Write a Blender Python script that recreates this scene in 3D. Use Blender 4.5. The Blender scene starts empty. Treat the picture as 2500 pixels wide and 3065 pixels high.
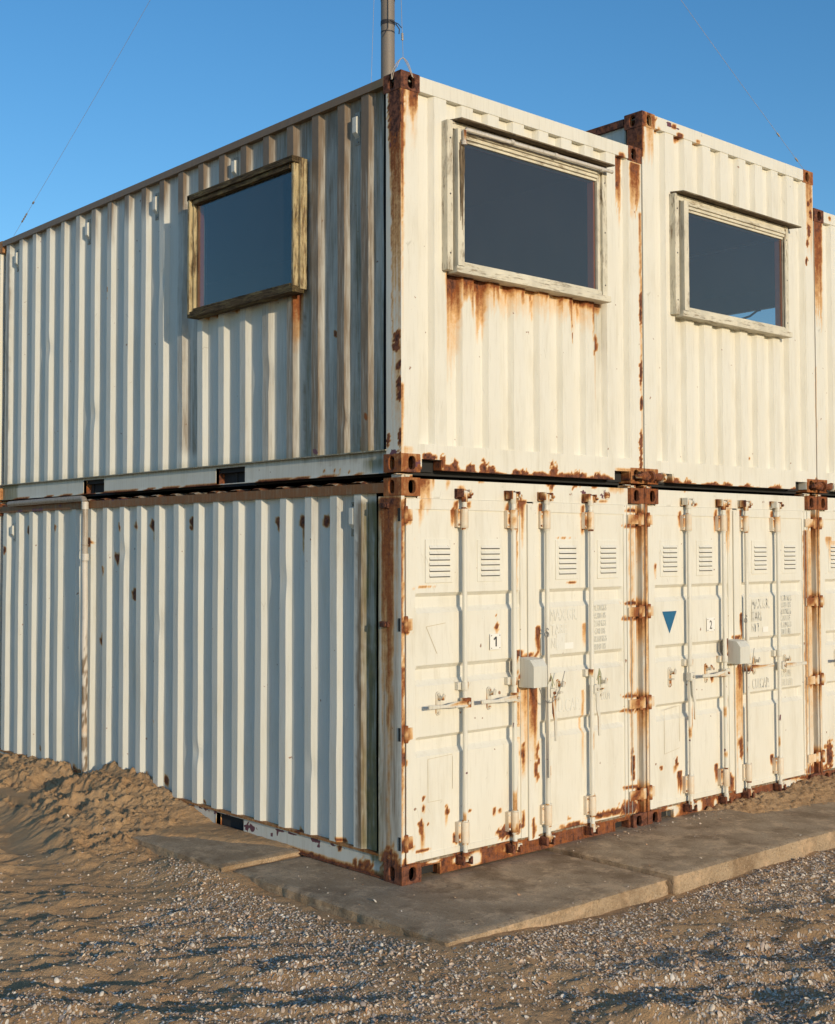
import bpy, math, random
import numpy as np
from mathutils import Matrix, Vector
random.seed(7); rng = np.random.default_rng(11)
scn = bpy.context.scene
COL = scn.collection
R = math.radians

# ------------------------------------------------------------------ camera
CAM = (-5.2109, -6.1443, 2.1190); YAW = 0.82489; PIT = 0.03794; ROLL = -0.00283
F_PX = 3799.0; CX = 1363.1; CY = 1496.8            # in units of a 2500 px wide frame
fw = np.array([math.cos(PIT)*math.cos(YAW), math.cos(PIT)*math.sin(YAW), math.sin(PIT)])
rt0 = np.array([math.sin(YAW), -math.cos(YAW), 0.0]); up0 = np.cross(rt0, fw)
rt = math.cos(ROLL)*rt0 + math.sin(ROLL)*up0; up = -math.sin(ROLL)*rt0 + math.cos(ROLL)*up0
cd = bpy.data.cameras.new('camera'); cam = bpy.data.objects.new('camera', cd); COL.objects.link(cam)
cam.matrix_world = Matrix(((rt[0], up[0], -fw[0], CAM[0]), (rt[1], up[1], -fw[1], CAM[1]), (rt[2], up[2], -fw[2], CAM[2]), (0, 0, 0, 1)))
cd.sensor_fit = 'HORIZONTAL'; cd.sensor_width = 36.0; cd.lens = F_PX/2500*36
cd.shift_x = (1250-CX)/2500; cd.shift_y = (CY-1532.5)/2500
cd.clip_start = 0.05; cd.clip_end = 4000
scn.camera = cam

# ------------------------------------------------------------------ sky and sun
SUN_A = R(11.0); SUN_E = R(10.5)       # the sun stands in front of the doors, a little to their left, and low
sd = Vector((-math.sin(SUN_A)*math.cos(SUN_E), -math.cos(SUN_A)*math.cos(SUN_E), math.sin(SUN_E)))
w = bpy.data.worlds.new('World'); scn.world = w; w.use_nodes = True
wn = w.node_tree; wn.nodes.clear()
sky = wn.nodes.new('ShaderNodeTexSky'); sky.sky_type = 'NISHITA'; sky.sun_disc = False
sky.sun_elevation = SUN_E; sky.sun_rotation = math.atan2(sd.x, sd.y)
sky.altitude = 0; sky.air_density = 1.0; sky.dust_density = 0.3; sky.ozone_density = 3.0
bg = wn.nodes.new('ShaderNodeBackground'); bg.inputs['Strength'].default_value = 0.15
wo = wn.nodes.new('ShaderNodeOutputWorld')
hs = wn.nodes.new('ShaderNodeHueSaturation'); hs.inputs['Saturation'].default_value = 1.19; hs.inputs['Value'].default_value = 1.18
wn.links.new(sky.outputs[0], hs.inputs['Color']); wn.links.new(hs.outputs[0], bg.inputs[0]); wn.links.new(bg.outputs[0], wo.inputs[0])
sl = bpy.data.lights.new('sun', 'SUN'); sl.energy = 2.95; sl.angle = R(0.5); sl.color = (1.0, 0.825, 0.585)
sun = bpy.data.objects.new('sun', sl); COL.objects.link(sun)
sun.rotation_euler = sd.to_track_quat('Z', 'Y').to_euler()
scn.view_settings.view_transform = 'Standard'; scn.view_settings.look = 'None'
scn.view_settings.exposure = 0.0; scn.view_settings.gamma = 1.0
scn.render.engine = 'CYCLES'; scn.cycles.max_bounces = 6; scn.cycles.transparent_max_bounces = 8
FS=[('s','r',0.067,0.15,5.087,4.912,0.75),('s','r',0.09,0.113,5.085,4.833,0.6),('s','r',-0.004,0.03,5.129,3.916,0.8),('s','r',-0.005,0.026,5.151,3.057,0.4),('s','r',-0.006,0.027,3.164,2.525,0.5),('s','r',0.033,0.062,5.094,4.745,0.3),('s','r',0.073,0.147,5.022,4.649,0.22),('s','r',0.399,0.541,3.939,3.627,0.8),('s','r',0.404,0.534,3.939,3.181,0.36),('s','r',0.48,0.535,3.94,3.542,0.75),('s','r',0.535,0.659,3.944,3.766,0.75),('s','r',0.621,0.652,3.941,3.59,0.6),('s','r',0.665,0.794,3.945,3.794,0.75),('s','r',0.695,0.777,3.942,3.545,0.6),('s','r',0.788,0.897,3.943,3.855,0.7),('s','r',0.864,0.896,3.941,3.733,0.6),('s','r',0.952,1.05,3.947,3.865,0.7),('s','r',1.014,1.043,3.951,3.764,0.5),('s','r',1.047,1.144,3.946,3.878,0.7),('s','r',1.11,1.143,3.941,3.788,0.7),('s','r',1.174,1.387,3.948,3.895,0.7),('s','r',1.355,1.386,3.95,3.843,0.6),('s','r',1.456,1.646,3.96,3.89,0.75),('s','r',1.602,1.641,3.96,3.728,0.75),('s','r',1.66,1.818,3.956,3.873,0.8),('s','r',1.788,1.915,3.961,3.867,0.8),('s','r',1.865,1.91,3.959,3.573,0.75),('s','r',1.888,1.994,3.953,3.853,0.6),('s','r',0.658,1.231,3.938,3.683,0.28),('s','r',1.18,1.911,3.968,3.694,0.28),('s','r',1.231,1.251,3.938,3.719,0.6),('s','r',1.306,1.327,3.943,3.776,0.5),('s','r',1.516,1.537,3.948,3.754,0.6),('s','r',1.717,1.747,3.946,3.68,0.55),('s','r',0.829,0.848,3.933,3.74,0.6),('s','r',0.984,1.0,3.941,3.713,0.5),('b','r',1.632,1.668,3.688,3.605,0.9),('b','r',1.629,1.651,3.745,3.716,0.7),('b','r',1.878,1.961,3.709,3.569,0.8),('b','r',1.878,1.923,3.612,3.537,0.7),('s','g',1.868,2.019,3.954,2.859,0.35),('s','r',1.878,1.942,3.576,2.956,0.2),('b','r',2.403,2.444,4.107,3.9,0.9),('b','r',2.396,2.436,3.564,3.358,0.9),('b','r',2.393,2.433,3.278,3.165,0.9),('b','r',2.389,2.429,3.011,2.806,0.9),('b','r',2.387,2.427,2.832,2.678,0.9),('b','r',2.401,2.442,3.952,3.822,0.9),('s','r',2.402,2.435,4.692,2.627,0.45),('s','r',2.294,2.414,5.067,4.652,0.7),('s','r',2.317,2.357,5.064,4.52,0.5),('s','r',2.163,2.23,5.107,4.624,0.75),('b','r',2.168,2.215,4.921,4.849,0.8),('b','r',0.371,0.455,2.669,2.625,0.85),('b','r',0.422,0.506,2.703,2.588,0.85),('b','r',0.567,0.653,2.679,2.607,0.85),('b','r',0.687,0.775,2.709,2.573,0.85),('b','r',0.753,0.841,2.676,2.603,0.85),('b','r',0.993,1.085,2.663,2.608,0.85),('b','r',1.075,1.168,2.666,2.601,0.85),('b','r',1.208,1.304,2.655,2.608,0.85),('b','r',1.369,1.466,2.728,2.528,0.85),('b','r',1.449,1.548,2.656,2.598,0.85),('b','r',1.615,1.717,2.687,2.561,0.85),('b','r',1.68,1.782,2.671,2.574,0.85),('b','r',1.808,1.912,2.655,2.586,0.85),('b','r',1.853,1.957,2.669,2.57,0.85),('b','r',1.965,2.071,2.652,2.583,0.85),('b','r',0.171,0.298,2.736,2.666,0.9),('b','r',0.324,0.383,2.733,2.623,0.8),('s','r',0.01,0.108,2.761,2.612,0.25),('b','r',0.007,0.165,2.643,2.591,0.9),('b','a',0.103,0.171,2.707,2.63,0.6),('b','a',0.063,0.142,2.738,2.695,0.5),('s','r',2.444,2.477,5.508,5.062,0.8),('s','r',2.501,2.592,5.41,5.08,0.35),('b','r',2.504,2.62,5.558,5.399,0.7),('s','r',2.891,2.969,5.423,5.361,0.85),('s','r',3.146,3.191,5.416,5.394,0.7),('b','a',2.75,2.836,5.495,5.452,0.9),('b','r',2.814,2.883,5.491,5.448,0.8),('b','a',2.866,2.935,5.479,5.452,0.7),('s','r',2.635,2.677,5.41,5.368,0.5),('b','r',4.779,4.823,5.236,5.175,0.9),('b','r',4.815,4.859,5.164,5.078,0.9),('b','r',4.778,4.833,5.031,4.897,0.9),('b','r',4.759,4.803,4.887,4.814,0.9),('b','r',4.75,4.782,4.731,4.64,0.9),('b','r',4.829,4.862,5.268,5.22,0.9),('s','r',4.764,4.875,5.484,4.631,0.45),('b','r',4.784,4.873,5.484,5.362,0.6),('b','r',2.776,2.895,2.647,2.594,0.75),('b','r',2.926,3.048,2.668,2.572,0.75),('b','r',3.279,3.407,2.652,2.587,0.75),('b','r',3.462,3.593,2.658,2.581,0.75),('b','r',3.746,3.881,2.658,2.58,0.75),('b','r',4.191,4.334,2.659,2.578,0.75),('b','r',4.449,4.597,2.647,2.589,0.75),('b','r',3.891,3.921,2.887,2.864,0.8),('b','r',4.855,4.899,2.747,2.675,0.8),('s','r',4.878,4.906,3.736,2.711,0.35),('s','r',4.886,5.026,5.083,4.164,0.7),('s','r',5.135,5.176,5.147,5.109,0.8),('b','r',2.413,2.617,2.646,2.615,0.7),('b','r',2.242,2.441,2.645,2.604,0.7),('b','r',2.785,2.887,2.673,2.61,0.8),('s','r',2.106,2.402,2.71,2.607,0.4),('s','r',0.17,0.228,2.574,2.423,0.6),('s','r',0.237,0.26,2.571,2.424,0.75),('s','r',0.28,0.309,2.566,2.469,0.5),('s','r',0.17,0.28,2.575,2.294,0.4),('s','r',0.413,0.445,2.56,2.494,0.4),('s','r',0.517,0.578,2.52,2.386,0.5),('s','r',0.17,0.193,2.422,2.164,0.45),('s','a',0.398,1.088,2.588,2.557,0.55),('b','r',1.067,1.173,2.463,2.426,0.85),('b','a',1.723,1.811,2.554,2.486,0.6),('b','a',1.937,2.043,2.573,2.464,0.55),('b','r',1.944,2.035,2.479,2.449,0.5),('s','r',2.048,2.241,2.581,2.518,0.35),('s','r',-0.001,0.027,2.419,0.025,0.75),('s','r',-0.005,0.031,2.419,1.868,0.6),('s','r',-0.007,0.029,1.362,0.025,0.7),('s','r',0.026,0.051,2.44,2.122,0.5),('b','r',-0.013,0.065,2.368,2.257,0.85),('b','r',-0.014,0.064,1.669,1.559,0.85),('b','r',-0.015,0.063,0.998,0.889,0.85),('b','r',-0.015,0.062,0.849,0.74,0.85),('b','r',-0.016,0.061,0.306,0.197,0.85),('b','r',-0.016,0.061,0.16,0.052,0.85),('b','r',0.012,0.102,2.313,2.27,0.7),('b','r',-0.0,0.1,1.592,1.571,0.7),('b','r',0.01,0.099,0.925,0.9,0.7),('b','r',0.009,0.12,0.245,0.203,0.85),('b','r',-0.022,0.089,0.114,0.01,0.85),('s','r',1.063,1.139,2.42,2.305,0.7),('s','r',1.061,1.084,2.397,1.751,0.5),('s','r',1.105,1.135,2.386,1.981,0.55),('s','r',1.233,1.301,1.558,1.337,0.9),('b','r',1.034,1.126,1.415,1.36,0.9),('b','r',1.08,1.28,1.387,1.359,0.85),('s','r',1.059,1.118,1.371,1.119,0.75),('s','r',1.064,1.09,1.143,0.766,0.65),('s','r',1.133,1.163,1.137,0.873,0.5),('s','r',1.176,1.25,1.144,0.729,0.8),('s','r',1.063,1.262,1.148,0.505,0.3),('b','r',1.095,1.128,0.762,0.625,0.9),('s','r',1.1,1.127,0.648,0.511,0.5),('b','r',1.235,1.282,0.756,0.691,0.75),('b','r',1.224,1.271,0.699,0.635,0.75),('b','r',1.217,1.264,0.642,0.578,0.75),('b','r',1.21,1.257,0.597,0.532,0.75),('b','r',1.244,1.291,0.662,0.598,0.75),('b','r',1.23,1.277,0.548,0.484,0.75),('b','r',1.376,1.404,0.599,0.516,0.8),('s','r',1.375,1.403,0.546,0.383,0.35),('b','r',0.851,0.896,1.612,1.558,0.8),('b','r',0.861,0.88,1.664,1.651,0.6),('s','r',0.86,0.886,1.576,1.52,0.35),('b','r',0.191,0.214,0.534,0.496,0.8),('b','r',0.197,0.22,0.478,0.41,0.8),('b','r',0.393,0.429,0.435,0.375,0.8),('b','r',0.163,0.185,0.373,0.344,0.8),('b','r',0.171,0.205,0.386,0.276,0.8),('b','r',0.245,0.262,0.361,0.34,0.8),('b','r',0.605,0.63,0.393,0.367,0.8),('b','r',0.835,0.866,0.369,0.316,0.8),('b','r',0.888,0.92,0.357,0.322,0.8),('b','r',1.101,1.134,0.316,0.202,0.8),('b','r',0.461,0.508,0.252,0.182,0.8),('b','r',0.14,0.265,0.195,0.174,0.8),('b','r',1.184,1.224,0.247,0.109,0.8),('b','r',1.564,1.614,0.2,0.181,0.8),('s','r',0.182,0.216,0.35,0.16,0.55),('s','r',0.399,0.423,0.383,0.297,0.4),('b','r',0.869,1.048,0.237,0.148,0.9),('b','r',0.974,1.104,0.243,0.162,0.9),('b','r',1.476,1.76,0.158,0.092,0.7),('b','r',1.816,2.231,0.184,0.14,0.85),('s','r',2.264,2.303,2.357,0.117,0.32),('s','r',2.267,2.295,1.638,0.116,0.45),('b','r',2.27,2.31,0.599,0.375,0.85),('b','r',2.135,2.369,0.223,0.115,0.85),('s','r',2.3,2.328,2.472,0.162,0.25),('b','r',2.212,2.402,2.418,2.388,0.85),('b','r',2.203,2.377,2.302,2.271,0.8),('b','r',2.337,2.434,2.405,2.292,0.75),('b','r',4.73,4.862,2.38,2.273,0.7),('b','r',2.203,2.393,1.719,1.689,0.85),('b','r',2.194,2.367,1.604,1.574,0.8),('b','r',2.328,2.424,1.701,1.59,0.75),('b','r',4.714,4.845,1.706,1.6,0.7),('b','r',2.195,2.384,1.024,0.994,0.85),('b','r',2.186,2.358,0.91,0.881,0.8),('b','r',2.32,2.415,1.003,0.892,0.75),('b','r',4.696,4.827,0.99,0.884,0.7),('b','r',2.187,2.375,0.339,0.309,0.85),('b','r',2.178,2.349,0.227,0.197,0.8),('b','r',2.311,2.406,0.314,0.204,0.75),('b','r',4.677,4.807,0.209,0.104,0.7),('s','r',0.448,0.478,2.378,2.264,0.75),('s','r',0.475,0.505,2.423,2.308,0.75),('s','r',0.955,0.988,2.411,2.292,0.75),('s','r',0.958,0.99,2.331,2.211,0.75),('s','r',1.281,1.315,2.418,2.295,0.75),('s','r',1.732,1.769,2.415,2.288,0.75),('s','r',1.735,1.771,2.318,2.191,0.75),('s','r',2.886,2.921,2.39,2.221,0.75),('s','r',3.36,3.397,2.412,2.238,0.75),('s','r',3.697,3.735,2.418,2.24,0.75),('s','r',4.164,4.204,2.412,2.228,0.75),('s','r',1.745,1.785,1.56,1.343,0.45),('s','r',1.731,1.76,1.079,0.455,0.35),('b','r',0.107,0.279,2.19,2.181,0.5),('b','r',1.459,1.672,2.193,2.178,0.6),('b','r',1.583,1.684,1.878,1.859,0.8),('b','r',0.578,0.639,2.419,2.392,0.6),('b','r',0.107,0.366,1.873,1.858,0.45),('s','r',2.431,2.479,2.475,-0.008,0.55),('s','r',3.501,3.618,2.5,2.39,0.4),('b','r',3.084,3.146,2.482,2.445,0.85),('s','r',3.521,3.577,2.418,2.087,0.45),('s','r',3.685,3.742,1.565,1.353,0.9),('b','r',3.57,3.721,1.392,1.359,0.8),('s','r',3.515,3.594,1.265,1.128,0.6),('s','r',3.647,3.713,1.147,0.791,0.75),('s','r',3.613,3.745,1.12,0.216,0.4),('b','r',3.642,3.728,0.556,0.447,0.8),('b','r',3.66,3.736,0.487,0.377,0.75),('b','r',3.534,3.571,0.285,0.122,0.8),('b','r',2.587,2.62,1.995,1.944,0.7),('s','r',2.574,2.615,1.988,1.859,0.4),('s','r',2.665,2.69,1.135,1.032,0.01),('b','r',2.828,2.862,0.479,0.407,0.85),('b','r',2.627,2.668,0.435,0.404,0.7),('s','r',2.801,2.848,0.411,0.347,0.5),('s','r',2.855,2.914,0.36,0.158,0.9),('s','r',3.347,3.392,0.355,0.2,0.85),('s','r',3.518,3.593,0.23,0.041,0.85),('s','r',4.14,4.19,0.346,0.239,0.8),('s','r',3.315,3.338,1.079,1.014,0.8),('b','r',3.293,3.329,1.096,1.032,0.8),('s','r',4.675,4.724,2.261,0.121,0.6),('s','r',4.702,4.811,2.261,0.114,0.3),('s','r',4.868,4.924,2.532,0.038,0.5),('b','r',5.009,5.144,0.384,0.116,0.9),('b','r',4.866,5.116,0.171,-0.007,0.8),('b','r',4.972,5.005,0.349,0.319,0.8),('s','r',5.058,5.172,2.203,2.112,0.4),('b','r',3.208,3.572,0.09,0.01,0.75)]
SS=[('b','r',0.001,0.128,5.121,4.728,1.05),('s','r',0.001,0.121,5.164,4.445,0.95),('s','r',0.001,0.102,5.161,3.75,0.68),('s','r',0.002,0.048,5.154,3.166,0.6),('s','r',0.076,0.096,4.58,2.957,0.4),('s','r',0.003,0.036,5.0,2.589,0.35),('s','r',0.083,0.103,4.364,2.742,0.45),('s','r',0.056,0.069,4.358,3.062,0.5),('b','r',0.01,0.083,3.52,3.409,0.9),('b','r',0.013,0.093,3.45,3.381,0.9),('b','r',0.004,0.05,3.327,3.254,0.9),('b','r',-0.006,0.053,3.219,3.112,0.9),('b','r',-0.019,0.047,3.143,3.058,0.9),('b','r',-0.019,0.041,2.887,2.767,0.9),('b','r',0.117,0.158,2.864,2.777,0.9),('b','r',-0.025,0.067,2.738,2.61,0.9),('b','r',0.061,0.181,2.701,2.594,0.9),('b','r',0.73,0.768,3.607,3.561,0.9),('b','r',0.353,0.395,3.01,2.957,0.9),('b','r',0.434,0.477,2.857,2.759,0.9),('s','r',0.004,0.07,3.382,2.59,0.3),('b','a',0.895,0.965,2.819,2.763,0.8),('b','a',0.018,0.124,2.758,2.715,0.7),('b','a',0.615,0.659,2.954,2.909,0.4),('b','a',0.094,0.121,4.765,4.712,0.7),('s','r',2.184,2.391,3.955,3.898,0.85),('s','r',1.87,2.062,3.966,3.897,0.85),('s','r',1.905,1.928,3.954,3.701,0.7),('s','r',1.631,1.87,3.979,3.924,0.75),('s','r',1.6,1.617,3.958,3.786,0.6),('s','r',1.417,1.519,3.95,3.913,0.85),('s','r',1.272,1.375,3.945,3.911,0.7),('s','r',1.138,1.202,3.946,3.692,0.85),('s','r',1.121,1.218,3.946,3.49,0.45),('s','r',2.376,2.44,3.959,3.893,0.5),('c','b',0.991,1.117,4.656,2.705,0.55),('c','g',1.029,1.1,3.972,2.705,0.5),('c','b',2.603,2.777,4.898,2.84,0.42),('c','b',2.484,2.599,3.991,2.819,0.5),('c','g',2.459,2.598,3.937,2.831,0.3),('c','b',0.17,0.992,5.305,2.658,0.42),('c','b',0.308,0.449,5.252,2.671,0.45),('c','g',0.17,0.308,5.213,2.664,0.4),('c','g',0.449,0.557,5.174,2.677,0.35),('s','b',0.169,6.238,5.939,4.974,0.0),('c','g',0.171,0.431,2.728,2.601,0.75),('c','g',0.431,1.067,2.746,2.701,0.4),('b','r',3.955,4.004,4.409,4.356,0.7),('b','r',3.942,3.979,4.324,4.3,0.5),('b','r',3.968,4.005,3.688,3.658,0.6),('s','b',3.901,4.148,5.466,4.874,0.4),('c','b',6.071,6.167,4.596,2.662,0.5),('c','b',5.983,6.062,5.083,2.691,0.5),('b','r',0.834,0.865,2.663,2.635,0.6),('b','r',0.718,0.747,2.657,2.63,0.6),('b','r',0.66,0.69,2.654,2.627,0.6),('b','r',0.558,0.587,2.649,2.623,0.6),('b','r',5.502,5.595,2.339,2.259,1.0),('s','r',5.532,5.562,2.299,2.171,0.65),('s','r',5.51,5.525,2.298,2.222,0.5),('b','r',4.916,5.008,2.357,2.275,1.0),('s','r',4.947,4.975,2.316,2.255,0.65),('s','r',4.927,4.941,2.316,2.279,0.5),('b','r',3.694,3.782,2.348,2.263,1.0),('s','r',3.725,3.748,2.305,2.178,0.65),('s','r',3.708,3.719,2.305,2.228,0.5),('b','r',3.406,3.493,2.361,2.275,1.0),('s','r',3.438,3.46,2.318,2.262,0.65),('s','r',3.421,3.432,2.318,2.284,0.5),('b','r',3.145,3.231,2.352,2.266,1.0),('s','r',3.176,3.198,2.309,2.145,0.65),('s','r',3.16,3.171,2.308,2.21,0.5),('b','r',2.546,2.63,2.359,2.272,1.0),('s','r',2.578,2.598,2.315,2.263,0.65),('s','r',2.563,2.573,2.315,2.284,0.5),('b','r',1.358,1.437,2.353,2.263,1.0),('s','r',1.389,1.405,2.308,2.141,0.65),('s','r',1.376,1.385,2.308,2.208,0.5),('b','r',1.07,1.148,2.354,2.263,1.0),('s','r',1.1,1.116,2.308,2.052,0.65),('s','r',1.089,1.097,2.308,2.154,0.5),('b','r',0.799,0.875,2.354,2.262,1.0),('s','r',0.83,0.845,2.308,2.171,0.65),('s','r',0.818,0.826,2.308,2.226,0.5),('b','r',3.755,3.843,2.081,1.996,1.0),('s','r',3.786,3.81,2.038,1.953,0.65),('s','r',3.769,3.78,2.038,1.987,0.5),('b','r',3.988,4.076,1.978,1.894,1.0),('s','r',4.018,4.043,1.936,1.792,0.65),('s','r',4.001,4.013,1.936,1.85,0.5),('b','r',4.014,4.103,1.371,1.287,1.0),('s','r',4.046,4.07,1.329,1.294,0.65),('s','r',4.028,4.04,1.33,1.31,0.5),('b','r',6.001,6.096,2.151,2.071,1.0),('s','r',6.032,6.064,2.111,2.062,0.65),('s','r',6.009,6.024,2.111,2.082,0.5),('b','r',4.228,4.317,2.225,2.142,1.0),('s','r',4.26,4.285,2.183,2.172,0.65),('s','r',4.241,4.253,2.183,2.176,0.5),('b','r',3.455,3.542,1.781,1.696,1.0),('s','r',3.487,3.509,1.739,1.73,0.65),('s','r',3.47,3.481,1.739,1.734,0.5),('c','b',0.385,0.473,2.453,0.118,0.65),('c','g',0.34,0.399,2.451,0.107,0.85),('c','g',0.223,0.343,2.448,0.058,0.95),('c','g',0.343,0.431,2.451,0.039,0.35),('c','b',0.223,0.343,2.426,1.775,0.5),('c','b',0.011,0.23,2.422,0.004,0.42),('s','r',0.079,0.206,2.422,0.928,0.62),('c','r',0.113,0.153,2.422,0.085,0.3),('s','r',0.106,0.153,2.422,0.296,0.7),('s','r',0.173,0.2,2.294,0.393,0.42),('s','r',0.04,0.06,2.42,0.309,0.3),('c','g',0.173,0.23,2.424,0.073,0.3),('s','r',0.005,0.229,2.443,2.207,0.75),('b','r',0.009,0.224,0.215,-0.037,0.85),('s','b',0.473,0.702,2.458,1.323,0.3),('s','b',0.898,0.986,2.469,1.757,0.3),('c','g',0.191,0.396,0.057,-0.071,0.9),('b','r',0.323,0.434,0.105,0.02,0.75),('b','a',1.739,1.827,0.11,0.052,0.9),('b','a',1.678,1.756,0.115,0.058,0.9),('b','a',0.874,0.943,0.109,0.086,0.9),('b','a',1.269,1.45,0.129,0.111,0.9),('b','a',1.118,1.277,0.132,0.114,0.9),('b','a',0.874,1.012,0.142,0.119,0.9),('b','a',1.445,1.479,0.094,0.066,0.9),('b','a',1.387,1.412,0.12,0.083,0.9),('b','r',0.641,0.699,0.142,0.098,0.8),('b','r',0.476,0.526,0.082,0.021,0.8),('b','r',0.612,0.699,0.189,0.167,0.8),('b','r',2.924,2.997,0.297,0.223,0.8),('b','r',2.362,2.4,0.186,0.156,0.8),('b','r',0.431,0.466,0.093,0.007,0.8),('b','r',1.09,1.145,0.182,0.136,0.8),('b','r',0.946,1.016,0.038,0.006,0.75),('b','r',0.905,0.973,0.036,0.004,0.75),('b','r',0.863,0.931,0.034,0.002,0.75),('b','r',0.822,0.889,0.031,0.0,0.75),('b','r',0.78,0.848,0.029,-0.002,0.75),('b','r',0.74,0.807,0.027,-0.004,0.75),('b','r',0.699,0.766,0.025,-0.006,0.75),('b','r',0.659,0.725,0.023,-0.008,0.75),('b','r',0.619,0.685,0.021,-0.01,0.75),('b','r',0.579,0.644,0.019,-0.012,0.75),('b','r',0.54,0.605,0.017,-0.014,0.75),('b','r',0.501,0.565,0.015,-0.016,0.75),('b','r',0.462,0.526,0.013,-0.018,0.75),('b','r',0.424,0.487,0.011,-0.02,0.75),('b','r',0.385,0.448,0.009,-0.021,0.75),('b','r',0.347,0.41,0.007,-0.023,0.75),('b','a',5.239,5.442,2.508,2.463,0.8),('b','a',5.161,5.276,2.523,2.479,0.8),('b','a',5.597,5.748,2.509,2.464,0.8),('b','a',3.95,4.011,2.569,2.528,0.8),('b','a',3.777,3.848,2.564,2.524,0.8),('b','a',3.544,3.706,2.572,2.532,0.8),('b','a',4.768,4.849,2.534,2.491,0.8),('b','r',4.498,4.537,0.198,0.163,0.8),('b','r',4.44,4.491,0.161,0.137,0.8),('b','r',3.217,3.239,0.736,0.714,0.8),('b','r',3.115,3.136,0.754,0.727,0.8),('b','r',5.248,5.29,0.282,0.245,0.8)]
# ------------------------------------------------------------------ helpers
def smooth(a, b, t):
    t = np.clip((t-a)/(b-a+1e-12), 0, 1); return t*t*(3-2*t)
_tab = rng.random((256, 256))
def vnoise(x, y, seed=0):
    x = np.asarray(x, float)+seed*17.31; y = np.asarray(y, float)+seed*9.77
    xi = np.floor(x).astype(int); yi = np.floor(y).astype(int); fx = x-xi; fy = y-yi
    fx = fx*fx*(3-2*fx); fy = fy*fy*(3-2*fy)
    g = lambda a, b: _tab[a % 256, b % 256]
    return (g(xi, yi)*(1-fx)+g(xi+1, yi)*fx)*(1-fy)+(g(xi, yi+1)*(1-fx)+g(xi+1, yi+1)*fx)*fy
def fbm(x, y, o=4, seed=0, gain=.5):
    s = 0; a = 1; t = 0
    for i in range(o):
        s = s+a*vnoise(x*2**i, y*2**i, seed+i); t += a; a *= gain
    return s/t

CH = {'r': 0, 'g': 1, 'b': 2, 'a': 3}
def field(h, z, items):
    """stain amounts (rust, moss, dirt, bare primer) at wall positions h (along the wall), z"""
    out = np.zeros((len(h), 4))
    for kind, ch, h0, h1, zt, zb, s in items:
        if s < .02: continue
        wd = h1-h0; m = wd*.35+.012; hz = zt-zb
        sel = np.nonzero((h > h0-m) & (h < h1+m) & (z > zb-.15*hz-.02) & (z < zt+.2*hz*(kind == 'b')+.03))[0]
        if not len(sel): continue
        a = h[sel]; b = z[sel]; a = a+.012*(vnoise(a*0+3, b/.06, 7)-.5)+.007*(vnoise(a*0, b/.02, 9)-.5)
        if kind == 'b':
            rx = max(wd/2, .006)*1.15; rz = hz/2*1.15; cx = (h0+h1)/2; cz = (zt+zb)/2
            n = fbm(a/.014, b/.014, 3, 3)-.5
            d = np.sqrt(((a-cx)/rx)**2+((b-cz)/rz)**2)+n*1.05
            v = s*1.1*(1-smooth(.45, 1.15, d))
        elif kind == 'c':
            v = s*smooth(h0-m*.5, h0+m*.5, a)*(1-smooth(h1-m*.5, h1+m*.5, a))*smooth(zb-.05, zb+.1, b)*(1-smooth(zt-.05, zt+.02, b))
            v = v*(.65+.7*vnoise(a/.02, b/.5, 5))
        else:
            ln = .55+.6*vnoise(a/.012, a*0+zt*7, 8)+.15*vnoise(a/.004, a*0, 2)
            t = (zt-b)/np.maximum(hz*ln, 1e-4)
            edge = smooth(h0-m*.4, h0+m*.4, a)*(1-smooth(h1-m*.4, h1+m*.4, a))
            v = min(1.1, s*1.18)*edge*np.where(t < 0, smooth(-.02, 0, zt-b), np.clip(1-t, 0, 1)**.55)
        c = CH[ch]; out[sel, c] = np.maximum(out[sel, c], v)
    return out

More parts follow.
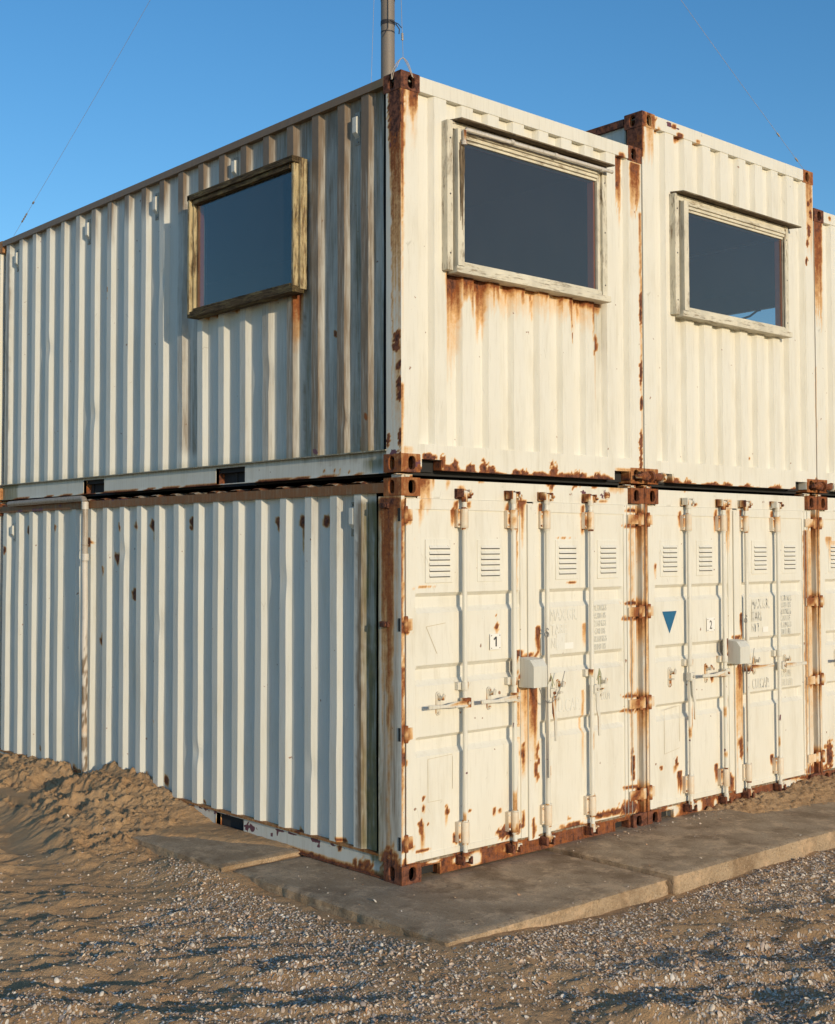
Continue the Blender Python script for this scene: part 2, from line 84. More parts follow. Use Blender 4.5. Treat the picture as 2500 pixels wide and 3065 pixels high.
class MB:
    """collects faces; build() links them as ONE mesh object"""
    def __init__(s): s.v = []; s.f = []; s.n = 0; s.sm = []; s.mi = 0; s.m_ = []
    def add(s, V, Fc, smooth_=False):
        V = np.asarray(V, float).reshape(-1, 3); s.v.append(V)
        Fc = [tuple(int(i)+s.n for i in q) for q in Fc]
        s.f += Fc; s.sm += [smooth_]*len(Fc); s.m_ += [s.mi]*len(Fc); s.n += len(V); return s
    def mat(s, i): s.mi = i; return s
    def grid(s, o, a, b, na, nb, mask=None):
        o = np.array(o, float); a = np.array(a, float); b = np.array(b, float)
        ii, jj = np.meshgrid(np.arange(na+1), np.arange(nb+1), indexing='ij')
        V = o+ii[..., None]/na*a+jj[..., None]/nb*b
        F = [(i*(nb+1)+j, (i+1)*(nb+1)+j, (i+1)*(nb+1)+j+1, i*(nb+1)+j+1) for i in range(na) for j in range(nb)]
        return s.add(V.reshape(-1, 3), F)
    def box(s, x0, x1, y0, y1, z0, z1, seg=None, skip=''):
        def n(l): return 1 if not seg else max(1, int(round(l/seg)))
        X, Y, Z = x1-x0, y1-y0, z1-z0; nx, ny, nz = n(X), n(Y), n(Z)
        if 'f' not in skip: s.grid((x0, y0, z0), (X, 0, 0), (0, 0, Z), nx, nz)
        if 'b' not in skip: s.grid((x1, y1, z0), (-X, 0, 0), (0, 0, Z), 1 if seg else nx, 1 if seg else nz)
        if 'l' not in skip: s.grid((x0, y1, z0), (0, -Y, 0), (0, 0, Z), ny, nz)
        if 'r' not in skip: s.grid((x1, y0, z0), (0, Y, 0), (0, 0, Z), ny, 1 if seg else nz)
        if 't' not in skip: s.grid((x0, y0, z1), (X, 0, 0), (0, Y, 0), nx, ny)
        if 'u' not in skip: s.grid((x0, y1, z0), (X, 0, 0), (0, -Y, 0), nx, ny)
        return s
    def tube(s, pts, r, n=10, cap=True):
        P = [Vector(p) for p in pts]; k = len(P); V = []; F = []
        rs = r if hasattr(r, '__len__') else [r]*k
        ref = None
        for i, p in enumerate(P):
            d = (P[min(i+1, k-1)]-P[max(i-1, 0)]).normalized()
            if ref is None or abs(ref.dot(d)) > .95: ref = Vector((0, 0, 1)) if abs(d.z) < .9 else Vector((1, 0, 0))
            a = d.cross(ref).normalized(); b = d.cross(a)
            for j in range(n):
                t = 2*math.pi*j/n; V.append(p+(a*math.cos(t)+b*math.sin(t))*rs[i])
        for i in range(k-1):
            for j in range(n):
                F.append((i*n+j, (i+1)*n+j, (i+1)*n+(j+1) % n, i*n+(j+1) % n))
        s.add(V, F, True)
        if cap:
            s.add(V[:n], [tuple(range(n))]); s.add(V[-n:], [tuple(range(n))[::-1]])
        return s
    def zcyl(s, x, y, z0, z1, r, n=12, seg=.05):
        k = max(1, int((z1-z0)/seg)); return s.tube([(x, y, z0+(z1-z0)*i/k) for i in range(k+1)], r, n)
    def prism(s, poly, axis, a, b):
        """poly: 2D points; extruded along axis from a to b"""
        def P(p, t): return {'x': (t, p[0], p[1]), 'y': (p[0], t, p[1]), 'z': (p[0], p[1], t)}[axis]
        n = len(poly); V = [P(p, a) for p in poly]+[P(p, b) for p in poly]
        F = [tuple(range(n))[::-1], tuple(range(n, 2*n))]
        s.add(V, F); s.add(V, [(i, (i+1) % n, n+(i+1) % n, n+i) for i in range(n)]); return s
    def build(s, name, mat, parent=None, face='auto', base=(0, 0, 0, 0), stain=True, bevel=0, fields=None):
        V = np.concatenate(s.v) if s.v else np.zeros((0, 3))
        off = np.array(parent.location) if parent is not None and parent.parent is None else (np.array(parent['_o']) if parent is not None else np.zeros(3))
        me = bpy.data.meshes.new(name)
        me.from_pydata((V-off).tolist(), [], s.f)
        for mm in (mat if isinstance(mat, (list, tuple)) else [mat]): me.materials.append(mm)
        me.polygons.foreach_set('use_smooth', s.sm); me.polygons.foreach_set('material_index', s.m_)
        if stain:
            np_ = len(me.polygons); N = np.zeros(np_*3); me.polygons.foreach_get('normal', N); N = N.reshape(-1, 3)
            tot = np.zeros(np_, int); me.polygons.foreach_get('loop_total', tot)
            lv = np.zeros(len(me.loops), int); me.loops.foreach_get('vertex_index', lv)
            A = np.repeat(N, tot, axis=0)
            f1 = field(V[:, 0], V[:, 2], FS); f2 = field(V[:, 1], V[:, 2], SS)*(V[:, 0] < .6)[:, None]
            if face == 'f': c = f1[lv]
            elif face == 's': c = f2[lv]
            elif face == 'n': c = np.zeros((len(lv), 4))
            else:
                side = (np.abs(A[:, 0]) > np.abs(A[:, 1])) & (A[:, 0] < .2)
                hid = (A[:, 0] > .5) | (A[:, 1] > .5)
                c = np.where(side[:, None], f2[lv], f1[lv]); c[hid] *= .5
            if fields is not None: c = np.maximum(c, fields(V)[lv])
            bs_ = np.array(base, float)
            if face == 'n' and .1 <= bs_[0] < .7:      # part-rusted fittings rust in patches, not evenly
                P_ = V[lv]; nz_ = fbm(P_[:, 0]*38+P_[:, 1]*21, P_[:, 2]*38+P_[:, 1]*17, 3, 33)
                c[:, 0] = np.maximum(c[:, 0], .92*smooth(.66-.42*bs_[0], .80-.42*bs_[0], nz_)); bs_[0] *= .12
            c = np.maximum(c, bs_[None, :])
            at = me.color_attributes.new('stain', 'FLOAT_COLOR', 'CORNER'); at.data.foreach_set('color', c.astype(np.float32).ravel())
        me.update()
        o = bpy.data.objects.new(name, me); COL.objects.link(o)
        if parent is not None: o.parent = parent
        o['_o'] = tuple(off)
        if bevel:
            b = o.modifiers.new('bevel', 'BEVEL'); b.width = bevel; b.segments = 2; b.limit_method = 'ANGLE'; b.angle_limit = R(50)
            wd = o.modifiers.new('weld', 'WELD'); wd.merge_threshold = .0004
            o.modifiers.move(1, 0)
        return o

def thing(name, label, cat, loc=(0, 0, 0), group=None):
    o = bpy.data.objects.new(name, None); COL.objects.link(o); o.location = loc
    o.empty_display_size = .2; o['label'] = label; o['category'] = cat; o['_o'] = tuple(loc)
    if group: o['group'] = group
    return o
def tag(o, label, cat, group=None):
    o['label'] = label; o['category'] = cat
    if group: o['group'] = group
    return o

# ------------------------------------------------------------------ materials
class NT:
    def __init__(s, name):
        s.m = bpy.data.materials.new(name); s.m.use_nodes = True; s.t = s.m.node_tree; s.t.nodes.clear()
        s.out = s.n('ShaderNodeOutputMaterial')
    def n(s, typ, **kw):
        x = s.t.nodes.new(typ)
        for k, v in kw.items(): setattr(x, k, v)
        return x
    def put(s, sock, v):
        if isinstance(v, bpy.types.NodeSocket): s.t.links.new(v, sock)
        else: sock.default_value = v
    def math(s, op, a, b=0.0, c=None, clamp=False):
        x = s.n('ShaderNodeMath', operation=op, use_clamp=clamp); s.put(x.inputs[0], a); s.put(x.inputs[1], b)
        if c is not None: s.put(x.inputs[2], c)
        return x.outputs[0]
    def step(s, v, a, b, lo=0.0, hi=1.0):
        x = s.n('ShaderNodeMapRange', interpolation_type='SMOOTHSTEP'); s.put(x.inputs[0], v)
        for i, q in enumerate((a, b, lo, hi)): x.inputs[i+1].default_value = q
        return x.outputs[0]
    def mix(s, f, a, b, mode='MIX'):
        x = s.n('ShaderNodeMix', data_type='RGBA', blend_type=mode); s.put(x.inputs[0], f)
        for k, v in ((6, a), (7, b)):
            if isinstance(v, tuple) and len(v) == 3: v = v+(1,)
            s.put(x.inputs[k], v)
        return x.outputs[2]
    def noise(s, co, scale, det=3, rough=.55, dist=0):
        x = s.n('ShaderNodeTexNoise'); s.put(x.inputs['Vector'], co); x.inputs['Scale'].default_value = scale
        x.inputs['Detail'].default_value = det; x.inputs['Roughness'].default_value = rough; x.inputs['Distortion'].default_value = dist
        return x.outputs[0]
    def co(s, scale=(1, 1, 1)):
        g = s.n('ShaderNodeTexCoord'); mp = s.n('ShaderNodeMapping'); mp.inputs['Scale'].default_value = scale
        s.t.links.new(g.outputs['Object'], mp.inputs[0]); return mp.outputs[0]
    def bsdf(s, col, rough=.6, metal=0.0, bump=None, bs=.3, bd=.01, spec=.5):
        b = s.n('ShaderNodeBsdfPrincipled')
        if isinstance(col, tuple): col = col+(1,)
        s.put(b.inputs['Base Color'], col); s.put(b.inputs['Roughness'], rough); s.put(b.inputs['Metallic'], metal)
        s.put(b.inputs['Specular IOR Level'], spec)
        if bump is not None:
            q = s.n('ShaderNodeBump'); q.inputs['Strength'].default_value = bs; q.inputs['Distance'].default_value = bd
            s.put(q.inputs['Height'], bump); s.t.links.new(q.outputs[0], b.inputs['Normal'])
        s.t.links.new(b.outputs[0], s.out.inputs[0]); return b

def paint_mat(name, paint, streaky=.5):
    k = NT(name); c1 = k.co(); cs = k.co((1, 1, .07))
    at = k.n('ShaderNodeAttribute', attribute_name='stain'); sp = k.n('ShaderNodeSeparateColor'); k.t.links.new(at.outputs['Color'], sp.inputs[0])
    r, g, b, a = sp.outputs[0], sp.outputs[1], sp.outputs[2], at.outputs['Alpha']
    nf = k.noise(c1, 70, 4, .65); nm = k.noise(c1, 14, 4, .6); ns = k.noise(cs, 60, 3, .6); nb = k.noise(c1, 2.2, 3)
    col = k.mix(k.math('MULTIPLY', k.step(nb, .35, .7), .35), paint, tuple(p*q for p, q in zip(paint, (.93, .90, .84))))
    # faint vertical wash marks and grime
    col = k.mix(k.step(ns, .50, .75, 0, .34*streaky), col, (.40, .35, .24)); col = k.mix(k.step(k.noise(k.co((1, 1, .18)), 9, 4, .65), .48, .75, 0, .24), col, (.48, .42, .29))
    # scattered specks of dirt
    col = k.mix(k.step(k.noise(c1, 160, 2, .5), .72, .76, 0, .45), col, (.22, .16, .09))
    spk = k.step(k.noise(c1, 19, 3, .45), .735, .775); col = k.mix(k.math('MULTIPLY', spk, .85), col, k.mix(nf, (.30, .11, .03), (.16, .07, .04)))
    scr = k.n('ShaderNodeTexVoronoi', feature='DISTANCE_TO_EDGE'); k.put(scr.inputs['Vector'], k.co((1, 1, .22))); scr.inputs['Scale'].default_value = 9
    col = k.mix(k.math('MULTIPLY', k.step(scr.outputs['Distance'], .012, .002), k.step(k.noise(c1, 6, 2), .60, .68, 0, .35)), col, (.34, .30, .22))
    d = k.math('MULTIPLY', b, k.math('ADD', .35, k.math('MULTIPLY', ns, 1.3)))
    col = k.mix(k.step(d, .05, .85, 0, .93), col, k.mix(nm, (.125, .075, .034), (.22, .14, .07)))
    m = k.math('MULTIPLY', g, k.math('ADD', .4, k.math('MULTIPLY', ns, 1.2)))
    col = k.mix(k.step(m, .05, .95, 0, .93), col, k.mix(nm, (.050, .055, .030), (.27, .22, .06)))
    nn = k.math('ADD', k.math('MULTIPLY', ns, .55), k.math('MULTIPLY', nf, .45))

    rr = k.math('MULTIPLY', k.math('MULTIPLY', r, k.math('ADD', .38, k.math('MULTIPLY', nn, 1.25))), k.math('ADD', .50, k.math('MULTIPLY', nm, 1.05)))
    f1 = k.step(rr, .04, .42); f2 = k.step(rr, .24, .70); f3 = k.step(rr, .62, .98)
    col = k.mix(f1, col, k.mix(1.0, col, (1.0, .64, .32), 'MULTIPLY'))
    col = k.mix(f2, col, k.mix(nf, (.37, .118, .028), (.19, .060, .022)))
    col = k.mix(f3, col, k.mix(k.step(k.noise(c1, 26, 4, .7), .38, .62), (.060, .024, .018), (.21, .080, .045)))
    aa = k.math('MULTIPLY', a, k.math('ADD', .2, k.math('MULTIPLY', nm, 1.6)))
    col = k.mix(k.step(aa, .52, .60), col, k.mix(nf, (.20, .065, .075), (.09, .05, .075)))
    rough = k.math('ADD', .50, k.math('MULTIPLY', f2, .38))
    h = k.math('ADD', k.math('MULTIPLY', nf, k.math('ADD', .16, k.math('MULTIPLY', f2, 1.0))), k.math('MULTIPLY', k.noise(c1, 5, 2), .5))
    k.bsdf(col, rough, 0, h, .35, .006, .35)
    return k.m
PAINT = paint_mat('weathered_cream_paint', (.78, .755, .665))
PAINT_W = paint_mat('weathered_white_paint', (.70, .70, .64))

def wood_mat(name, paint, wood, lo, hi, moss=.3, ax='z', mcol=(.26, .20, .04)):
    k = NT(name); sc = {'z': (1, 1, .06), 'x': (.06, 1, 1), 'y': (1, .06, 1)}[ax]; sq = {'z': (1, 1, .25), 'x': (.25, 1, 1), 'y': (1, .25, 1)}[ax]
    c1 = k.co(); cg = k.co(sc); cq = k.co(sq)
    grain = k.noise(cg, 130, 4, .65); patch = k.noise(cq, 13, 5, .7); fine = k.noise(cq, 55, 4, .7)
    w = k.mix(k.step(grain, .35, .62), tuple(q*.35 for q in wood), tuple(q*1.25 for q in wood))
    f = k.step(k.math('ADD', k.math('MULTIPLY', patch, .5), k.math('ADD', k.math('MULTIPLY', fine, .25), k.math('MULTIPLY', grain, .25))), lo, hi)
    pc = k.mix(k.step(k.noise(c1, 5, 3), .4, .7), paint, tuple(q*.78 for q in paint))
    col = k.mix(f, w, pc)
    col = k.mix(k.step(k.noise(c1, 30, 4, .75), .58, .66, 0, moss), col, mcol)
    k.bsdf(col, .85, 0, k.math('ADD', grain, k.math('MULTIPLY', f, .6)), .6, .004, .2); return k.m
WW = [wood_mat('peeling_painted_wood_'+n, (.72, .67, .54), (.34, .26, .17), .38, .49, .18, a) for n, a in (('upright', 'z'), ('level', 'x'))]
WN = [wood_mat('bare_grey_wood_'+n, (.30, .25, .17), (.17, .125, .08), .50, .62, .25, a) for n, a in (('upright', 'z'), ('level', 'x'))]
WM = [wood_mat('yellowed_wood_upright', (.55, .45, .26), (.24, .165, .09), .42, .54, .42, 'z', (.36, .24, .03)), wood_mat('mossy_dark_wood_level', (.20, .155, .075), (.095, .065, .035), .48, .58, .5, 'y', (.16, .14, .03))]
WOOD_W, WOOD_N = WW[0], WN[1]

def simple(name, col, rough=.6, metal=0, n=.12, scale=30, bs=.2, col2=None, spec=.5):
    k = NT(name); c1 = k.co(); q = k.noise(c1, scale, 4, .6)
    c = k.mix(q, tuple(v*(1-n) for v in col), col2 or tuple(min(1, v*(1+n)) for v in col))
    k.bsdf(c, rough, metal, q, bs, .004, spec); return k.m
DARK = simple('dark_interior_and_gap_shade', (.030, .030, .032), .9)  # dark interiors; also paints the shade in the gap between stacked containers
BLACK = simple('black_shade_and_arm', (.02, .02, .02), .8)  # black that paints shade inside openings; also colours the bracket arm
GREY = simple('galvanised_steel', (.32, .31, .29), .5, .5, .25, 40)
MASTM = simple('weathered_grey_pipe', (.30, .255, .21), .6, .1, .3, 14, .3, (.24, .20, .165))
BAND = simple('dark_strap', (.035, .03, .032), .6)
WIREM = simple('steel_wire', (.48, .40, .32), .5, .4)
PVC = paint_mat('white_plastic_pipe_paint', (.66, .62, .56), 1.4)
RED = simple('red_brown_reveal_paint', (.95, .20, .07), .7, 0, .2)
SIGN = simple('white_enamel', (.86, .84, .78), .35, 0, .03)
INK = simple('black_lettering', (.03, .03, .035), .6)
BLUE = simple('blue_sticker', (.018, .13, .26), .5, 0, .1)
ROPE = simple('frayed_green_twine', (.33, .33, .20), .95)
def faded_ink(name, thr, col, paint=(.75, .735, .66)):
    k = NT(name); c1 = k.co(); n = k.noise(k.co((1, 1, .35)), 34, 3, .6)
    k.bsdf(k.mix(k.step(n, thr, thr+.03), paint, col), .6, 0, None); return k.m
INK_F = faded_ink('half_worn_lettering', .575, (.18, .185, .19))
INK_G = faded_ink('ghost_lettering', .62, (.66, .64, .57))

def glass_mat():
    k = NT('dusty_window_glass'); c1 = k.co()
    lw = k.n('ShaderNodeLayerWeight'); lw.inputs[0].default_value = .5
    fres = k.math('ADD', .045, k.math('MULTIPLY', k.math('POWER', lw.outputs['Facing'], 3.0), .42), None, True)
    gl = k.n('ShaderNodeBsdfGlossy'); gl.inputs['Roughness'].default_value = .05; gl.inputs[0].default_value = (1, .97, .93, 1)
    bp = k.n('ShaderNodeBump'); bp.inputs['Strength'].default_value = .06; bp.inputs['Distance'].default_value = .01; k.put(bp.inputs['Height'], k.noise(c1, 3, 2)); k.t.links.new(bp.outputs[0], gl.inputs['Normal'])
    tr = k.n('ShaderNodeBsdfTransparent'); tr.inputs[0].default_value = (.70, .74, .76, 1)
    df = k.n('ShaderNodeBsdfDiffuse'); df.inputs[0].default_value = (.50, .48, .45, 1)
    m0 = k.n('ShaderNodeMixShader'); k.put(m0.inputs[0], k.math('ADD', .038, k.math('MULTIPLY', k.noise(k.co((1, 1, .5)), 4, 4, .6), .022)))
    k.t.links.new(tr.outputs[0], m0.inputs[1]); k.t.links.new(df.outputs[0], m0.inputs[2])
    m1 = k.n('ShaderNodeMixShader'); k.put(m1.inputs[0], fres)
    k.t.links.new(m0.outputs[0], m1.inputs[1]); k.t.links.new(gl.outputs[0], m1.inputs[2])
    k.t.links.new(m1.outputs[0], k.out.inputs[0]); return k.m
GLASS = glass_mat()
# ------------------------------------------------------------------ container pieces
CW = 2.438; GAP = .0085; HL = 2.573; Z2 = 2.608; LEN = 6.32
X0 = [0, CW+GAP, 2*(CW+GAP)]

def plate_hole(mb, org, u, v, wd, ht, cu, cv, hw, hh, nin, depth=.03, n=20):
    """rectangular face with an upright oval hole and its rim"""
    org, u, v, nin = (np.array(q, float) for q in (org, u, v, nin))
    ang = sorted([2*math.pi*i/n for i in range(n)]+[math.atan2(b-cv, a-cu) % (2*math.pi) for a, b in ((0, 0), (wd, 0), (wd, ht), (0, ht))])
    outer = []; inner = []
    for t in ang:
        c, s_ = math.cos(t), math.sin(t); k = []
        if c > 1e-9: k.append((wd-cu)/c)
        if c < -1e-9: k.append(-cu/c)
        if s_ > 1e-9: k.append((ht-cv)/s_)
        if s_ < -1e-9: k.append(-cv/s_)
        q = min(k); outer.append((cu+c*q, cv+s_*q))
        e = 3.0; rr = (abs(c/hw)**e+abs(s_/hh)**e)**(-1/e); inner.append((cu+c*rr, cv+s_*rr))
    P = lambda p: org+u*p[0]+v*p[1]
    m = len(ang); V = [P(p) for p in outer]+[P(p) for p in inner]+[P(p)+nin*depth for p in inner]
    mb.add(V, [(i, (i+1) % m, m+(i+1) % m, m+i) for i in range(m)])
    mb.add(V, [(m+i, m+(i+1) % m, 2*m+(i+1) % m, 2*m+i) for i in range(m)])

def fitting(par, x, y, z, right=False, rear=False, base=(.85, 0, .2, 0), mat=None, side=None):
    mb = MB(); W, L, H = .162, .178, .118
    x1, y1, z1 = x+W, y+L, z+H
    if rear:
        mb.box(x, x1, y, y1, z, z1)
        plate_hole(mb, (x-.001, y1, z), (0, -1, 0), (0, 0, 1), L, H, L/2, H/2, .026, .038, (1, 0, 0))
    else:
        cu = .092 if not right else W-.092
        plate_hole(mb, (x, y, z), (1, 0, 0), (0, 0, 1), W, H, cu, H/2, .030, .043, (0, 1, 0))
        if not right: plate_hole(mb, (x, y1, z), (0, -1, 0), (0, 0, 1), L, H, L-.100, H/2, .028, .043, (1, 0, 0))
        mb.box(x, x1, y, y1, z, z1, skip='f'+('' if right else 'l'), seg=None)
    ml = MB()
    o = mb.build('corner_fitting', mat or PAINT, par, base=base, bevel=.006, fields=(lambda V: np.stack([side*(V[:, 0] < x+.004), 0*V[:, 0], .5*(V[:, 0] < x+.004), 0*V[:, 0]], -1)) if side else None)
    return o

def slit_box(par, name, x0, x1, y0, y1, z0, z1, mat, **k):
    return MB().box(x0, x1, y0, y1, z0, z1, **{q: k[q] for q in k if q in ('seg', 'skip')}).build(name, mat, par, **{q: k[q] for q in k if q not in ('seg', 'skip')})

def corr_side(ridges, y_end, z0, z1, hole=None, dz=.025, x=.008, d=.034, dents=()):
    """side sheet: ridges = list of near-side foot positions; outer flat .076 wide"""
    ys = [(0.10, d)]
    prof = []
    for a, wd in ridges:
        prof += [(a, d), (a+.030, 0), (a+.030+wd, 0), (a+.060+wd, d)]
    pts = [(prof[0][0]-.09, d)]+prof+[(y_end, d)]
    P = []
    for (a, b), (a2, b2) in zip(pts[:-1], pts[1:]):
        k = max(1, int(round((a2-a)/.03)))
        P += [(a+(a2-a)*i/k, b+(b2-b)*i/k) for i in range(k)]
    P.append(pts[-1])
    nz = int((z1-z0)/dz); Z = np.linspace(z0, z1, nz+1); Y = np.array([p[0] for p in P]); D = np.array([p[1] for p in P])
    YY, ZZ = np.meshgrid(Y, Z, indexing='ij'); DD = np.repeat(D[:, None], nz+1, 1)
    DD = DD+.008*(fbm(YY*2.3, ZZ*1.3, 3, 4)-.5)
    for (dy, dzz, r, am) in dents: DD = DD+am*np.exp(-((YY-dy)**2+(ZZ-dzz)**2)/r**2)*(DD < .02)
    V = np.stack([x+DD, YY+.007*(vnoise(YY*1.4, ZZ*2.1, 6)-.5)+.004*(vnoise(YY*5, ZZ*4, 8)-.5), ZZ], -1).reshape(-1, 3); n2 = nz+1
    F = []
    for i in range(len(P)-1):
        for j in range(nz):
            if hole:
                ym = (Y[i]+Y[i+1])/2; zm = (Z[j]+Z[j+1])/2
                if hole[0] < ym < hole[1] and hole[2] < zm < hole[3]: continue
            F.append((i*n2+j, i*n2+j+1, (i+1)*n2+j+1, (i+1)*n2+j))
    return MB().add(V, F)

def corr_front(x0, recs, xa, xb, z0, z1, hole=None, dz=.02, y=.006, d=.038):
    pts = [(xa, 0 if recs[0][0] > xa+.02 else d)]
    for a, b in recs:
        if a > xa+.02: pts += [(a, 0), (a+.020, d)]
        pts += [(b-.026, d), (b, 0)]
    pts.append((xb, 0)); P = []
    for (a, b), (a2, b2) in zip(pts[:-1], pts[1:]):
        k = max(1, int(round((a2-a)/.014)))
        P += [(a+(a2-a)*i/k, b+(b2-b)*i/k) for i in range(k)]
    P.append(pts[-1]); X = np.array([p[0] for p in P])+x0; D = np.array([p[1] for p in P])
    nz = int((z1-z0)/dz); Z = np.linspace(z0, z1, nz+1)
    XX, ZZ = np.meshgrid(X, Z, indexing='ij'); DD = np.repeat(D[:, None], nz+1, 1)+.005*(fbm(XX*2.7, ZZ*1.1, 3, 9)-.5)
    V = np.stack([XX, y+DD, ZZ], -1).reshape(-1, 3); n2 = nz+1; F = []
    for i in range(len(P)-1):
        for j in range(nz):
            if hole:
                xm = (X[i]+X[i+1])/2; zm = (Z[j]+Z[j+1])/2
                if hole[0] < xm < hole[1] and hole[2] < zm < hole[3]: continue
            F.append((i*n2+j, (i+1)*n2+j, (i+1)*n2+j+1, i*n2+j+1))
    return MB().add(V, F)

def notch_edge(h, z):   # not used for geometry, kept for rust along cut edges
    return h

def vent_cover(par, y, z0, z1, base, x=.042):
    o = MB().box(x-.004, x+.004, y-.028, y+.028, z0, z1).build('vent_cover', PAINT_W, par, face='n', base=base, bevel=.002)
    zc0 = z0+(z1-z0)*.2; zc1 = z1-(z1-z0)*.18
    MB().prism([(x-.034, zc0+.035), (x-.002, zc0), (x-.002, zc1+.01), (x-.034, zc1)], 'y', y-.026, y+.018).build('louvre_hood', PAINT_W, o, face='n', base=(0, 0, .1, 0), bevel=.002)
    for zz in (z0+.018, z1-.02): MB().tube([(x-.004, y+(.012 if zz > z1-.03 else -.01), zz), (x-.012, y+(.012 if zz > z1-.03 else -.01), zz)], .006, 8).build('screw_head', GREY, o, stain=False)
    return o

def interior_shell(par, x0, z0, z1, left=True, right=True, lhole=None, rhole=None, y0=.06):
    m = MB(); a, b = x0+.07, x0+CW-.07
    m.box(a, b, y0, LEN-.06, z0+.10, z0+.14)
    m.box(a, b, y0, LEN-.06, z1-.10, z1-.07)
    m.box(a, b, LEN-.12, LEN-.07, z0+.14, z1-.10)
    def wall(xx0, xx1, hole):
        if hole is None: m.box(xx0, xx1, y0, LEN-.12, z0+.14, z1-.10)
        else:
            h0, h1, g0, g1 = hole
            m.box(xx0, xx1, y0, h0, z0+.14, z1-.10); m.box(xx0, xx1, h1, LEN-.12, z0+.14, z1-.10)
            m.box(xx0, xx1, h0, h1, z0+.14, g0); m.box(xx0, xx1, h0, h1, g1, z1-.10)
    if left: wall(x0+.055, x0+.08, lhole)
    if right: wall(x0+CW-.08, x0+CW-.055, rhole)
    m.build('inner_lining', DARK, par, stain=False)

# ------------------------------------------------------------------ lower containers with doors
RIDGE_A1 = [5.886, 5.599, 5.3, 5.002, 4.76, 4.424, 4.127, 3.83, 3.533, 3.244, 2.953, 2.654, 2.356, 2.076, 1.803, 1.505, 1.198, .897, .611, .350]
RIDGE_A2 = [5.88, 5.58, 5.287, 4.99, 4.690, 4.388, 4.09, 3.793, 3.49, 3.198, 2.905, 2.609, 2.309, 2.010, 1.714, 1.418, 1.117, .822, .529, .272]
def real_y(L, d=.034): return sorted([(a+d*(a+6.14)/5.21, .076) for a in L])

def text_mesh(body, size, x, y, z, depth, sx=.62, spacing=1.0, mat=INK, par=None, name='lettering', align='LEFT', line=1.0):
    cu = bpy.data.curves.new(name, 'FONT'); cu.body = body; cu.size = size; cu.extrude = depth; cu.align_x = align
    cu.space_character = spacing; cu.space_line = line; cu.resolution_u = 3
    t = bpy.data.objects.new(name+'_tmp', cu); COL.objects.link(t)
    dg = bpy.context.evaluated_depsgraph_get(); me = bpy.data.meshes.new_from_object(t.evaluated_get(dg))
    bpy.data.objects.remove(t); bpy.data.curves.remove(cu)
    off = np.array(par['_o'])
    M = Matrix.Translation(Vector((x, y, z))-Vector(off)) @ Matrix.Rotation(R(90), 4, 'X') @ Matrix.Diagonal((sx, 1, 1, 1))
    me.transform(M); me.materials.clear(); me.materials.append(mat); me.name = name
    o = bpy.data.objects.new(name, me); COL.objects.link(o); o.parent = par; o['_o'] = tuple(off); return o

def swage_door(x0, a, b, sa, sb, zt, zb):
    """door skin: x a..b; pressed-in horizontal swages between sa..sb"""
    sw = [(1.700, 1.735, 1.805, 1.830), (1.232, 1.268, 1.338, 1.365), (.780, .815, .885, .908)]
    X = set(np.linspace(a, b, int((b-a)/.014)+1)); X |= {sa, sa+.03, sb-.03, sb}; X = np.array(sorted(X))+x0
    Z = set(np.linspace(zb, zt, int((zt-zb)/.016)+1))
    for q in sw: Z |= set(q)
    Z = np.array(sorted(Z)); XX, ZZ = np.meshgrid(X, Z, indexing='ij')
    fx = np.minimum(np.clip((XX-x0-sa)/.03, 0, 1), np.clip((sb-XX+x0)/.03, 0, 1)); dz = 0*ZZ
    for q0, q1, q2, q3 in sw: dz = np.maximum(dz, np.minimum(np.clip((ZZ-q0)/(q1-q0), 0, 1), np.clip((q3-ZZ)/(q3-q2), 0, 1)))
    Y = .030+.030*dz*fx+.0075*(fbm(XX*2.6, ZZ*1.9, 3, 12)-.5)*np.minimum(1, np.minimum(XX-x0-a, b-XX+x0)/.1); n2 = len(Z)
    V = np.stack([XX, Y, ZZ], -1).reshape(-1, 3)
    F = [(i*n2+j, (i+1)*n2+j, (i+1)*n2+j+1, i*n2+j+1) for i in range(len(X)-1) for j in range(n2-1)]
    return MB().add(V, F)

def louvre(par, xa, xb, zb, zt):
    m = MB(); m.box(xa, xb, .024, .031, zb, zt); o = m.build('louvre_vent', PAINT, par, bevel=.003)
    s0 = xa+(xb-xa)*.13; s1 = xb-(xb-xa)*.10; hb = MB(); hs = MB()
    n = 6; top = zt-(zt-zb)*.205; st = (zt-zb)*.129
    for i in range(n):
        z = top-i*st
        hb.prism([(.024, z+.020), (.0125, z+.001), (.0125, z), (.024, z)], 'x', s0, s1)
        hs.box(s0+.004, s1-.002, .0225, .0245, z-.0065, z)
    hb.build('louvre_blades', PAINT, o); hs.build('louvre_slit_shade', BLACK, o, stain=False)  # black strips paint the shade inside the louvre openings

